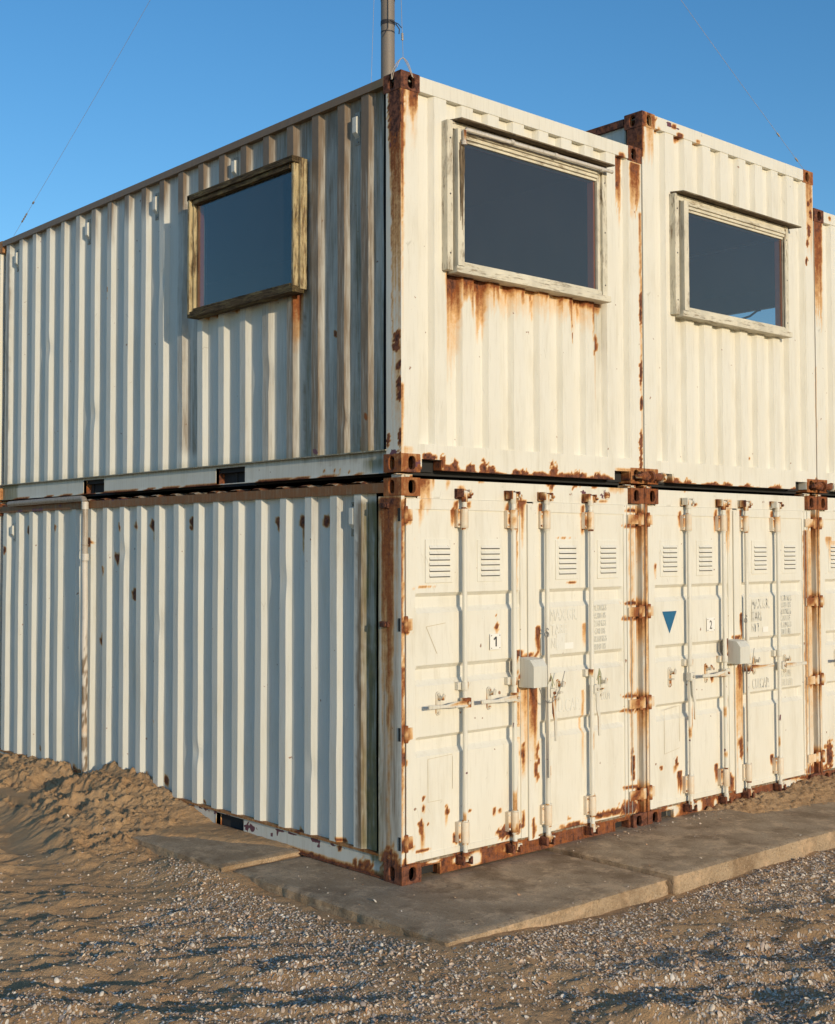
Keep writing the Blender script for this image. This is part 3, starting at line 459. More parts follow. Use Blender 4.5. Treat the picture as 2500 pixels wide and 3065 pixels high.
def rod(par, x, rust_top=.8):
    o = MB().zcyl(x, -.022, .085, 2.492, .0165, 12, .04).build('lock_rod', PAINT, par, face='n', base=(.0, 0, .12, 0),
        fields=lambda V: np.stack([np.where(vnoise(V[:, 2]*9, V[:, 0]*40, 3)*1.0 > .74, .45, 0)*(V[:, 2] < 1.0), 0*V[:, 0], 0*V[:, 0]+.1, np.where(vnoise(V[:, 2]*30, V[:, 0]*90, 5) > .80, .55, 0)*(V[:, 2] < 1.0)], -1))
    for (z0, z1) in ((2.253, 2.380), (.190, .327)):
        s = MB(); s.zcyl(x, -.022, z0, z1, .0265, 14, .03); s.box(x-.045, x+.040, -.004, .030, z0+.004, z1-.002, seg=.03)
        b = s.build('rod_guide', PAINT, par, base=(.18, 0, .1, 0), bevel=.002)
        for dx in (-.036, .034):
            for zz in (z0+.022, z1-.022): MB().tube([(x+dx, -.004, zz), (x+dx, -.010, zz)], .0075, 8).build('rivet', PAINT, b, face='n', base=(.45, 0, 0, 0))
        for c0, c1 in ((z0-.012, z0-.001), (z1+.001, z1+.010)): MB().zcyl(x, -.022, c0, c1, .0225, 12).build('guide_collar', PAINT, b, face='n', base=(.3, 0, .2, 0))
    s = MB(); s.box(x-.046, x+.040, -.004, .030, 1.188, 1.238); s.zcyl(x, -.022, 1.186, 1.240, .024, 12)
    s.build('rod_guide', PAINT, par, face='n', base=(.24, 0, .2, 0), bevel=.002)
    # cams and keepers at both ends
    s = MB(); s.zcyl(x, -.022, 2.425, 2.500, .0215, 12); s.box(x-.006, x+.050, -.038, -.010, 2.462, 2.492)
    s.build('cam', PAINT, par, face='n', base=(.25, 0, .2, 0), bevel=.003)
    s = MB(); s.box(x-.042, x-.024, -.046, .022, 2.455, 2.512); s.box(x+.030, x+.046, -.046, .022, 2.448, 2.508); s.box(x-.042, x+.046, .006, .034, 2.448, 2.514)
    s.tube([(x+.038, -.045, 2.478), (x+.038, -.060, 2.478)], .012, 8)
    s.build('keeper', PAINT, par, face='n', base=(rust_top*.72, 0, .2, 0), bevel=.004)
    s = MB(); s.zcyl(x, -.022, .070, .130, .021, 12); s.box(x-.004, x+.056, -.036, -.012, .088, .108)
    s.build('cam', PAINT, par, face='n', base=(.35, 0, .3, 0), bevel=.003)
    s = MB(); s.box(x-.044, x-.022, -.048, .016, .052, .108); s.box(x+.028, x+.046, -.048, .016, .050, .100); s.box(x-.044, x+.046, .004, .032, .050, .110)
    s.build('keeper', PAINT, par, face='n', base=(.95, 0, .3, 0), bevel=.004)

def handle(par, x, z, mode, catch):
    """mode L / R: thrown to that side; D: hanging down; catch = x of its catch plate"""
    s = MB(); s.box(x-.028, x+.030, -.052, -.006, z-.032, z+.032)
    if mode == 'L':
        s.prism([(x-.02, z+.020), (x-.13, z+.016), (x-.20, z+.004), (x-.35, z+.012), (x-.35, z-.014), (x-.20, z-.016), (x-.13, z-.020), (x-.02, z-.020)], 'y', -.064, -.050)
        s.box(x-.13, x-.02, -.074, -.066, z-.020, z-.010)
    elif mode == 'R':
        s.prism([(x+.02, z+.020), (x+.13, z+.016), (x+.20, z+.010), (x+.33, z+.014), (x+.33, z-.010), (x+.20, z-.012), (x+.13, z-.018), (x+.02, z-.020)], 'y', -.064, -.050)
    else:
        s.prism([(x-.020, z-.02), (x+.020, z-.02), (x+.016, z-.14), (x+.028, z-.19), (x+.026, z-.335), (x+.008, z-.335), (x+.004, z-.20), (x-.014, z-.14)], 'y', -.060, -.048)
    o = s.build('door_handle', PAINT, par, face='n', base=(.10, 0, .22, 0), bevel=.003)
    MB().tube([(x+.004, -.052, z), (x+.004, -.062, z)], .011, 10).build('pivot_bolt', PAINT, o, face='n', base=(.3, 0, .4, 0))
    c = catch; s = MB(); t = np.linspace(0, math.pi, 7)
    poly = [(c+.020*math.cos(a), z+.062+.022*math.sin(a)) for a in t]+[(c+.020*math.cos(a+math.pi), z-.052+.022*math.sin(a+math.pi)) for a in t]
    s.prism(poly, 'y', .022, .031); s.box(c-.016, c+.016, -.012, .022, z-.016, z-.004)
    s.prism([(c-.010, z+.03), (c+.012, z+.03), (c+.020, z+.062), (c+.004, z+.075), (c-.006, z+.055)], 'y', -.030, -.018)
    s.box(c-.006, c+.006, -.02, .022, z+.030, z+.055)
    q = s.build('handle_catch', PAINT, par, face='n', base=(.10, 0, .30, 0), bevel=.002)
    for zz in (z+.062, z-.055): MB().tube([(c, .022, zz), (c, .012, zz)], .010, 8).build('catch_bolt', PAINT, q, face='n', base=(.15, 0, .3, 0))

def seam_f(xc):
    def f(V):
        z = V[:, 2]; r = 0*z
        for h in (2.334, 1.634, .942, .257):
            u = h-z; r = np.maximum(r, .85*np.exp(-(u/.075)**2)); r = np.maximum(r, .60*(u > 0)*np.exp(-u/.22))
        r = np.maximum(r, .75*smooth(.40, .12, z)); r = r*(.55+.9*vnoise(V[:, 0]*90+V[:, 1]*60, z*3, 3))
        return np.stack([r, 0*r, 0*r, 0*r], -1)
    return f

def lower(idx, label):
    x0 = X0[idx]; T = thing('shipping_container', label, 'container', (x0, 0, 0), 'ground floor containers with double doors')
    fc = (.78, 0, .35, 0)
    fitting(T, x0, 0, 0, base=(.88, 0, .3, 0)); fitting(T, x0+CW-.162, 0, 0, right=True, base=(.92, 0, .2, 0))
    fitting(T, x0, 0, HL-.118, base=(.62, 0, .3, 0) if idx == 0 else fc); fitting(T, x0+CW-.162, 0, HL-.118, right=True, base=fc)
    for zz in (0, HL-.118):
        for xx in (x0, x0+CW-.162): fitting(T, xx, LEN-.178, zz, rear=True, right=True, base=fc)
    seam = (.30, 0, .2, 0)
    # corner posts (front ones are a slim folded section with a flat flank)
    p = MB(); p.box(x0+.004, x0+.031, .006, .235, .118, HL-.118, seg=.02); p.box(x0+.031, x0+.07, .05, .235, .118, HL-.118)
    p.build('corner_post', PAINT, T, bevel=0, base=(.04, 0, .15, 0) if idx == 0 else (.20, 0, .15, 0), fields=seam_f(x0+.02) if idx else None)
    p = MB(); p.box(x0+CW-.031, x0+CW-.004, .006, .235, .118, HL-.118, seg=.02); p.box(x0+CW-.10, x0+CW-.031, .05, .235, .118, HL-.118, seg=.05)
    p.build('corner_post', PAINT, T, base=(.08, 0, .35, 0), fields=seam_f(x0+CW-.02))
    for xx in (x0+.004, x0+CW-.12): MB().box(xx, xx+.116, LEN-.12, LEN-.006, .118, HL-.118).build('corner_post', PAINT, T, face='n')
    # header and sill
    h = MB(); h.box(x0+.162, x0+CW-.162, .032, .12, HL-.130, HL-.004, seg=.02); h.box(x0+.031, x0+.162, .045, .12, HL-.130, HL-.119); h.box(x0+CW-.162, x0+CW-.031, .045, .12, HL-.130, HL-.119); h.build('door_header', PAINT, T, bevel=0)
    s = MB(); S = .02
    for a, b in ((.162, .19), (.352, 2.09), (2.255, CW-.162)): s.box(x0+a, x0+b, .030, .10, .012, .085, seg=S)
    s.box(x0+.162, x0+CW-.162, .030, .10, .085, .118, seg=S)
    for a, b in ((.344, .352), (2.08, 2.09)): s.box(x0+a, x0+b, .022, .05, .012, .092)
    for a, b in ((.19, .344), (2.09, 2.247)): s.box(x0+a, x0+b, .022, .05, .0855, .092)
    MB().box(x0+.170, x0+CW-.170, .10, .14, .012, .118).build('sill_shade_plate', BLACK, T, stain=False)  # added black plate, paints the notches as deep shade
    sb = (.80, 0, .2, 0)
    if idx == 0:
        pt = [(.66, .055, .07, .05), (1.02, .07, .085, .035), (.30, .10, .06, .02), (.50, .075, .05, .025)]
    elif idx == 1: pt = [(2.78, .07, .10, .06), (3.13, .06, .05, .05), (4.40, .08, .12, .05), (3.35, .05, .03, .04), (4.55, .06, .05, .05)]
    else: pt = []
    def ff(V, pt=pt):
        r = np.full(len(V), .80)
        for a, b, ra, rb in pt:
            d = np.sqrt(((V[:, 0]-a)/ra)**2+((V[:, 2]-b)/rb)**2)+.5*(fbm(V[:, 0]*30, V[:, 2]*30, 2)-.5); r = np.minimum(r, .06+.75*smooth(.6, 1.3, d))
        return np.stack([r, 0*r, 0*r+.15, 0*r], -1)
    s.build('door_sill', PAINT, T, face='n', fields=ff)
    # body behind the doors
    MB().box(x0+.06, x0+CW-.06, .065, .075, .118, HL-.13).build('door_lining', DARK, T, stain=False)
    b = MB(); b.box(x0+.05, x0+CW-.05, .14, LEN-.14, .14, .16); b.box(x0+.05, x0+CW-.05, LEN-.05, LEN-.04, .12, HL-.1)
    b.build('floor', DARK, T, stain=False)
    # roof sheet: corrugated, its crests show above the side rail
    ny = 420; Y = np.linspace(.16, LEN-.1, ny+1); Zr = HL-.018+.010*np.clip(np.cos(2*math.pi*(Y-.49)/.297)*1.6, -1, 1)
    V = []
    for xx, zz in ((x0+.018, -.01), (x0+.05, 0), (x0+CW-.05, 0), (x0+CW-.018, -.01)):
        V += [(xx, y_, z_+zz) for y_, z_ in zip(Y, Zr)]
    m = ny+1; F = [(k*m+i, (k+1)*m+i, (k+1)*m+i+1, k*m+i+1) for k in range(3) for i in range(ny)]
    MB().add(V, F).build('roof_sheet', PAINT, T, face='n', base=(.55, 0, .5, 0))
    # flanks
    if idx == 0:
        rd = real_y(RIDGE_A1)
        corr_side(rd, LEN-.16, .150, HL-.090, dents=[(1.80, 1.0, .05, .014), (1.79, .86, .04, -.01), (.95, .62, .08, .010), (3.0, 1.5, .09, .012), (4.55, .9, .12, .012), (2.45, .55, .07, .014), (1.28, 1.9, .10, .010), (3.62, 2.1, .07, .012)]).build('side_wall', PAINT_W, T, face='s')
        r = MB(); r.box(x0+.001, x0+.060, .178, LEN-.178, HL-.094, HL-.030, seg=.025)
        r.build('top_side_rail', PAINT, T, face='s', base=(.34, .1, .85, 0))
        MB().box(x0+.004, x0+.06, .236, LEN-.13, .145, .160, seg=.03).build('rail_flange', PAINT, T, face='s', base=(.45, .1, .5, 0))
        r = MB()
        for a, c in ((.178, 1.83), (2.19, 3.90), (4.26, LEN-.178)): r.box(x0+.024, x0+.06, a, c, .012, .145, seg=.02)
        for a, c in ((1.83, 2.19), (3.90, 4.26)): r.box(x0+.024, x0+.06, a, c, .132, .145, seg=.02)
        for c in (1.83, 3.90): r.box(x0+.024, x0+.35, c-.008, c+.0, .012, .132)
        for c in (2.19, 4.26): r.box(x0+.020, x0+.35, c, c+.008, .012, .132)
        r.box(x0+.010, x0+.024, .178, LEN-.178, .006, .014, seg=.05)
        def fr(V):
            n = fbm(V[:, 1]*18, V[:, 2]*18, 3, 5); rr = np.clip(.9*smooth(.055, .01, V[:, 2])+.45*(V[:, 0] > .07)+.5*(n-.55), 0, .9)
            return np.stack([rr, 0*rr, 0*rr+.12, .62*smooth(.50, .66, fbm(V[:, 1]*14, V[:, 2]*20, 3, 21))*smooth(.07, .13, V[:, 2])*(V[:, 1] > .5)], -1)
        r.build('bottom_side_rail', PAINT_W, T, face='s', fields=fr)
        MB().box(x0+.07, x0+.10, .2, 5.8, .02, .14).build('rail_backing', DARK, T, stain=False)
        vent_cover(T, .535, 2.20, 2.43, (.15, .35, .6, 0)); vent_cover(T, 5.89, 2.20, 2.38, (.05, .1, .3, 0))
        for zz in (2.395, 1.633):
            g = MB(); g.box(x0-.014, x0+.004, .120, .205, zz-.018, zz+.018); g.tube([(x0-.014, .145, zz), (x0-.024, .145, zz)], .014, 8)
            g.build('lashing_lug', PAINT, T, face='n', base=(.9, .2, .8, 0), bevel=.004)
        r = MB(); r.box(x0+CW-.06, x0+CW-.004, .236, LEN-.12, .012, HL-.004)
        r.build('side_wall', PAINT_W, T, face='n', base=(.3, 0, .5, 0))
    else:
        for a in (x0+.004, x0+CW-.06):
            MB().box(a, a+.056, .236, LEN-.12, .012, HL-.004).build('side_wall', PAINT_W, T, face='n', base=(.3, 0, .5, 0))
    # doors
    RD = ([.529, .992], [1.323, 1.79]) if idx == 0 else ([.513, .980], [1.297, 1.765])
    for k, (a, b, sa, sb_) in enumerate(((.062, 1.166, .133, 1.10), (1.172, 2.330, 1.285, 2.210))):
        D = swage_door(x0, a, b, sa, sb_, 2.432, .120)
        D.box(x0+a, x0+b, .032, .064, .121, 2.431, skip='f')
        D = D.build('door', PAINT, T)
        f = MB()
        if k == 0: f.box(x0+a-.006, x0+a+.070, .020, .031, .124, 2.440, seg=.02); f.box(x0+b-.068, x0+b-.001, .022, .031, .124, 2.440, seg=.02)
        else:
            f.box(x0+b-.118, x0+b-.088, .022, .031, .124, 2.440, seg=.02); f.box(x0+b-.085, x0+b-.050, .016, .031, .124, 2.440, seg=.02); f.box(x0+b-.047, x0+b+.006, .010, .040, .124, 2.440, seg=.02)
            f.box(x0+a-.010, x0+a+.075, .008, .018, .100, 2.425, seg=.02)   # overlapping cover strip
            f.box(x0+a+.076, x0+a+.090, .016, .031, .100, 2.425, seg=.02); f.box(x0+a+.092, x0+a+.112, .020, .031, .100, 2.425, seg=.02)
        f.box(x0+a+.06, x0+b-.07, .0225, .031, 2.372, 2.4415, seg=.02); f.box(x0+a+.06, x0+b-.07, .0255, .031, .128, .165, seg=.02)
        f.build('door_frame', PAINT, D)
        MB().box(x0+a-.004, x0+b, .018, .034, .112, .124, seg=.03).build('rubber_seal', PAINT, D, face='n', base=(.30, .2, .7, 0))
        vs = ((.225, .465), (.690, .925)) if k == 0 else ((1.462, 1.705), (1.915, 2.150))
        for v0, v1 in vs:
            if idx: v0 -= .015; v1 -= .02
            louvre(D, x0+v0, x0+v1, 1.893, 2.177)
        for xx in RD[k]: rod(D, x0+xx, .9 if idx == 0 else .5 if xx > 1.7 or xx < .6 else .85)
        # hinges
        for zz in (2.334, 1.634, .942, .257):
            g = MB()
            if k == 0:
                g.box(x0+.030, x0+.104, .008, .022, zz-.038, zz+.038); g.zcyl(x0+.040, .004, zz-.055, zz+.055, .015, 12)
            else:
                g.box(x0+2.245, x0+2.372, .000, .012, zz-.036, zz+.036); g.zcyl(x0+2.378, .004, zz-.052, zz+.052, .016, 12); g.box(x0+2.378, x0+2.434, .000, .020, zz-.040, zz+.040)
            g.build('hinge', PAINT, D, base=(.20, 0, .15, 0), bevel=.004, fields=lambda V, zz=zz: np.stack([.85*smooth(.030, .062, np.abs(V[:, 2]-zz)), 0*V[:, 0], 0*V[:, 0], 0*V[:, 0]], -1))
    if idx == 0:
        for zz in (2.334, 1.634, .942, .257): MB().box(x0+.001, x0+.005, .014, .034, zz-.042, zz+.042).build('hinge_slot_shade', BLACK, T, stain=False)  # black box on the post face paints the shade of a slot
    drs = [o for o in COL.objects if o.parent == T and o.name.startswith('door') and o.name.split('.')[0] == 'door']
    return T, drs, RD, x0

def enamel_number(D, xa, xb, zb, zt, ch):
    o = MB().box(xa, xb, .018, .022, zb, zt).build('number_plate', SIGN, D, stain=False, bevel=.003)
    c = (xa+xb)/2
    if ch == '1':
        g = MB(); h = zt-zb; z0 = zb+h*.20; z1 = zt-h*.18; g.box(c-.001, c+.011, .0165, .0178, z0, z1)
        g.prism([(c-.001, z1), (c-.019, z1-.015), (c-.014, z1-.024), (c+.002, z1-.012)], 'y', .0165, .0178); g.build('lettering', INK, o, stain=False)
    else: text_mesh(ch, .098, c-.020, .0170, zb+.022, .0006, .72, par=o)
    for a in (xa+.011, xb-.011):
        for b in (zb+.011, zt-.011): MB().tube([(a, .018, b), (a, .0145, b)], .004, 6).build('screw', GREY, o, stain=False)

def lock_box(D, xl, xr, zb, zt, yf):
    poly = [(.018, zb), (yf, zb+.004), (yf, zt-.055), (yf+.035, zt-.012), (.018, zt)]
    o = MB().prism(poly, 'x', xl, xr).build('lock_box', PAINT_W, D, face='n', base=(.08, 0, .12, 0), bevel=.0015)
    MB().box(xl-.052, xl-.004, .002, .014, zb+.05, zt+.01, seg=.03).build('mounting_plate', PAINT_W, o, face='n', base=(.5, 0, .3, 0))
    return o

TA, DA, RA, xa0 = lower(0, 'bottom corner container with corrugated long side, rusty corner post and doors with number plate 1')
TB, DB, RB, xb0 = lower(1, 'bottom container with doors showing a blue triangle and number plate 2')
TC, DC, RC, xc0 = lower(2, 'bottom container cut off by the right edge, behind the last rusty joint')
for D, k, z, m, c in ((DA[0], .529, 1.105, 'L', .332), (DA[0], .992, 1.102, 'L', .794), (DA[1], 1.352, 1.104, 'D', 1.481), (DA[1], 1.815, 1.095, 'D', 1.94)): handle(D, xa0+k, z, m, xa0+c)
for D, k, z, m, c in ((DB[0], .513, 1.105, 'D', .315), (DB[0], .980, 1.104, 'L', .786), (DB[1], 1.297, 1.125, 'R', 1.462), (DB[1], 1.800, 1.11, 'R', 1.92)): handle(D, xb0+k, z, m, xb0+c)
for D, k, z, m, c in ((DC[0], .513, 1.105, 'L', .300), (DC[0], .980, 1.104, 'L', .786), (DC[1], 1.297, 1.1, 'D', 1.462), (DC[1], 1.80, 1.1, 'D', 1.92)): handle(D, xc0+k, z, m, xc0+c)
enamel_number(DA[0], .801, .902, 1.431, 1.538, '1'); enamel_number(DB[0], 3.243, 3.350, 1.440, 1.550, '2')
lock_box(DA[1], 1.075, 1.208, 1.160, 1.365, -.125); lock_box(DB[1], 3.508, 3.645, 1.168, 1.365, -.115)
# padlock rods and cable hanging through the lock boxes
for D, xx in ((DA[1], 1.292), (DB[1], 3.690)):
    x_ = xx
    MB().tube([(x_, -.045, 1.50), (x_+.004, -.046, 1.10), (x_+.012, -.044, .52)], .0045, 8).build('locking_pin', GREY, D, stain=False)
    pts = [(x_+.018*math.sin(t), -.045, 1.515+.018*math.cos(t)) for t in np.linspace(-2.6, 2.6, 11)]
    MB().tube(pts, .0045, 8).tube([(x_+.010*math.sin(t), -.050, 1.545+.014*math.cos(t)) for t in np.linspace(-3.1, 1.6, 9)], .004, 6).build('pin_ring', GREY, D, stain=False)
MB().tube([(1.165+.26*t, -.09, 1.155-.13*math.sin(math.pi*t)**.8+.10*t*t) for t in np.linspace(0, 1, 16)], .0035, 6).build('lock_cable', GREY, DA[1], stain=False)
MB().tube([(3.63+.14*t, -.07, 1.165-.11*math.sin(math.pi*t)+.12*t*t) for t in np.linspace(0, 1, 14)], .003, 6).build('lock_cable', GREY, DB[1], stain=False)
def twine(D, x, z, n):
    g = MB()
    for i in range(n):
        a = random.uniform(-.03, .04); g.tube([(x, -.045, z), (x+a*.6, -.05, z-.04), (x+a+random.uniform(-.02, .02), -.05, z-random.uniform(.06, .14))], .0022, 5)
    g.build('frayed_twine', ROPE, D, stain=False)
twine(DA[1], 1.845, 1.245, 10); twine(DA[1], 1.33, 1.235, 6)
# marks on the doors
def poly_face(D, name, pts, mat, y=.0268, t=.001): return MB().prism(pts, 'y', y, y+t).build(name, mat, D, stain=False)
poly_face(DB[0], 'blue_triangle', [(2.678, 1.622), (2.859, 1.622), (2.768, 1.450)], BLUE)
def line(D, a, b, mat, wd=.0035):
    a = np.array(a); b = np.array(b); n = np.array([-(b-a)[1], (b-a)[0]]); n = n/np.linalg.norm(n)*wd/2
    return [tuple(a+n), tuple(b+n), tuple(b-n), tuple(a-n)]
OUTL = simple('paint_edge_line', (.56, .48, .34), .7); OUTL2 = simple('label_residue', (.70, .67, .58), .7)
g = MB()
for a, b in (((.232, 1.612), (.40, 1.630)), ((.232, 1.612), (.325, 1.435))): g.prism(line(0, a, b, 0), 'y', .0262, .0272)
g.build('triangle_outline', OUTL, DA[0], stain=False)
g = MB()
for x_, z_, ww, hh in ((.245, .485, .215, .275),): 
    for a, b in (((x_, z_), (x_, z_+hh)), ((x_, z_+hh), (x_+ww, z_+hh+.01)), ((x_+ww, z_+hh), (x_+ww, z_+.06)), ((x_, z_), (x_+.12, z_))): g.prism(line(0, a, b, 0, .0025), 'y', .0262, .0272)
g.build('label_outline', OUTL, DA[0], stain=False)
g = MB()
for a, b in (((2.69, .52), (2.69, .86)), ((2.69, .86), (2.88, .88)), ((2.88, .88), (2.88, .60)), ((2.69, .52), (2.88, .55))): g.prism(line(0, a, b, 0, .0025), 'y', .0262, .0272)
g.build('label_outline', OUTL, DB[0], stain=False)
text_mesh('MAX.GR.', .120, 3.880, .0268, 1.600, .0006, .58, par=DB[1], mat=INK_F)
text_mesh('TARE', .115, 3.880, .0268, 1.498, .0006, .62, par=DB[1], mat=INK_F)
text_mesh('NET', .105, 3.880, .0268, 1.408, .0006, .60, par=DB[1], mat=INK_F)
text_mesh('20.320 KGS\n44.800 LBS\n 2.160 KGS\n 4.760 LBS\n18.160 KGS\n40.040 LBS', .072, 4.305, .0268, 1.655, .0006, .52, par=DB[1], mat=INK_F, line=.80)
text_mesh('CU.CAP.', .125, 3.880, .0268, .930, .0006, .55, par=DB[1], mat=INK_F)
text_mesh('33.2 CU.M\n1.171 CU.FT', .085, 4.295, .0268, 1.000, .0006, .45, par=DB[1], mat=INK_F, line=.9)
text_mesh('MAX.GR.', .125, 1.400, .0268, 1.600, .0008, .60, par=DA[1], mat=INK_G)
text_mesh('TARE', .115, 1.410, .0268, 1.498, .0008, .62, par=DA[1], mat=INK_G)
text_mesh('NET', .105, 1.410, .0268, 1.408, .0008, .60, par=DA[1], mat=INK_G)
text_mesh('20.320 KGS\n44.800 LBS\n 2.160 KGS\n 4.760 LBS\n18.160 KGS\n40.040 LBS', .066, 1.870, .0268, 1.655, .0008, .46, par=DA[1], mat=INK_G, line=.86)
text_mesh('CU.CAP.', .135, 1.420, .0268, .950, .0008, .60, par=DA[1], mat=INK_G)
text_mesh('33.2 CU.M', .085, 1.86, .0268, 1.000, .0008, .50, par=DA[1], mat=INK_G)
poly_face(DA[1], 'white_sticker', [(1.555, 1.395), (1.648, 1.395), (1.648, 1.440), (1.555, 1.440)], SIGN)
poly_face(DB[1], 'white_sticker', [(4.045, 1.40), (4.125, 1.40), (4.125, 1.445), (4.045, 1.445)], SIGN)
poly_face(DB[1], 'label_patch', [(3.885, 1.492), (3.985, 1.492), (3.985, 1.600), (3.885, 1.600)], OUTL2, .0262, .0005)
poly_face(DA[1], 'label_scar', [(1.470, 1.392), (1.555, 1.392), (1.555, 1.510), (1.470, 1.510)], INK_G, .0262, .0005)
# emblem-like round plate on the header of the corner container
g = MB(); g.tube([(2.035, .032, 2.508), (2.035, .027, 2.508)], .034, 20); o = g.build('round_plate', PAINT, TA, face='n', base=(.30, 0, .1, 0), bevel=.002)
g = MB(); g.tube([(2.035+.026*math.cos(t), .026, 2.508+.026*math.sin(t)) for t in np.linspace(0, 6.3, 20)], .003, 6)
for i in range(6): g.tube([(2.035+.016*math.cos(i*1.05), .027, 2.508+.016*math.sin(i*1.05)), (2.035+.016*math.cos(i*1.05), .022, 2.508+.016*math.sin(i*1.05))], .004, 6)
g.build('plate_relief', PAINT, o, face='n', base=(.5, 0, .3, 0))
# ------------------------------------------------------------------ upper containers with windows
RECS = [(.150, .292), (.400, .541), (.645, .784), (.892, 1.029), (1.14, 1.286), (1.39, 1.528), (1.639, 1.780), (1.878, 2.021), (2.127, 2.280)]

def front_window(T, x0, x1, z0, z1, g0, g1, hood):
    """x0..x1, z0..z1: outer boards; g0..g1: visible glass; the inner frame stands furthest out"""
    m = MB(); P = -.052
    m.box(x0, x0+.048, P, .012, z0-.012, z1, seg=.05); m.box(x1-.050, x1, P, .030, z0+.018, z1, seg=.05)
    m.mat(1); m.box(x0+.048, x1-.050, P+.004, .030, z1-.050, z1-.002); m.box(x0+.060, x1+.010, -.080, .030, z0-.026, z0+.018, seg=.08)
    win = m.build('window', WW, T, stain=False, bevel=.003)
    a, b, lo, hi = g0, g1, z0+.022, z1-.050; f = MB()
    f.box(a-.060, a-.002, -.076, .030, lo, hi); f.box(b, b+.026, -.040, .030, lo, hi); f.box(b+.028, x1-.051, -.030, .030, lo, hi)
    f.mat(1); f.box(a-.002, b, -.060, .030, hi-.022, hi-.001); f.box(a-.002, b, -.046, .030, hi-.046, hi-.024); f.box(a-.002, b, -.032, .030, hi-.066, hi-.048)
    f.box(a-.002, b+.02, -.060, .030, lo, lo+.026); f.box(a-.002, b, -.040, .030, lo+.026, lo+.040)
    f.build('window_frame', WW, win, stain=False, bevel=.002)
    MB().box(a-.004, b+.004, -.022, -.018, lo+.030, hi-.055).build('window_pane', GLASS, win, stain=False)
    h = MB(); h.prism([(-.125, z1-.004), (-.125, z1+.008), (.010, z1+.024), (.010, z1+.008)], 'x', hood[0]+.035, hood[1]-.015)
    h.build('hood_board', WN[1], win, stain=False, bevel=.002)
    for zz in (z0+.10, (z0+z1)/2, z1-.12):
        for xx in (x0+.026, x1-.024): MB().tube([(xx, P, zz), (xx, P-.002, zz)], .006, 8).build('screw', BAND, win, stain=False)
    r = MB(); k = .014; p, q, u, v = a-.02, b-.006, lo+.02, hi-.05
    r.box(q-k, q, -.016, .042, u, v); r.box(p, p+k, -.016, .042, u, v); r.box(p+k, q-k, -.016, .042, v-k, v); r.box(p+k, q-k, -.016, .042, u, u+k)
    r.build('window_reveal', RED, win, stain=False)
    return win

def side_window(T, y0, y1, z0, z1):
    m = MB()
    m.box(-.030, .030, y0, y0+.026, z0, z1); m.box(-.072, .030, y0+.026, y0+.050, z0, z1); m.box(-.052, .03, y0+.050, y0+.066, z0, z1)
    m.box(-.095, .030, y1-.028, y1, z0, z1); m.box(-.068, .030, y1-.052, y1-.028, z0, z1)
    m.mat(1); m.box(-.095, .01, y0+.012, y1+.012, z1-.035, z1+.010); m.box(-.080, .03, y0+.066, y1-.052, z1-.070, z1-.036)
    m.box(-.092, .01, y0+.010, y1+.004, z0-.026, z0+.020); m.box(-.075, .03, y0+.066, y1-.052, z0+.020, z0+.045)
    win = m.build('window', WM, T, stain=False, bevel=.003)
    MB().box(-.046, -.042, y0+.055, y1-.045, z0+.04, z1-.065).build('window_pane', GLASS, win, stain=False)
    r = MB(); g0, g1, h0, h1, k = y0+.052, y1-.060, z0+.03, z1-.055, .014
    r.box(-.040, .008, g1-k, g1, h0, h1); r.box(-.040, .008, g0, g0+k, h0, h1); r.box(-.040, .008, g0+k, g1-k, h1-k, h1); r.box(-.040, .008, g0+k, g1-k, h0, h0+k)
    r.build('window_reveal', RED, win, stain=False)
    return win

def edge_rust(seed, amp):
    def f(V):
        h = V[:, 0]+V[:, 1]
        hh = amp*np.clip(fbm(h*9, h*0, 3, seed)*2.3-.75, .06, 2)
        return np.stack([.9*smooth(Z2+.012+hh, Z2+.004+hh*.5, V[:, 2]), 0*h, 0*h, .35*smooth(Z2+.02+hh*1.4, Z2+.01+hh, V[:, 2])], -1)
    return f

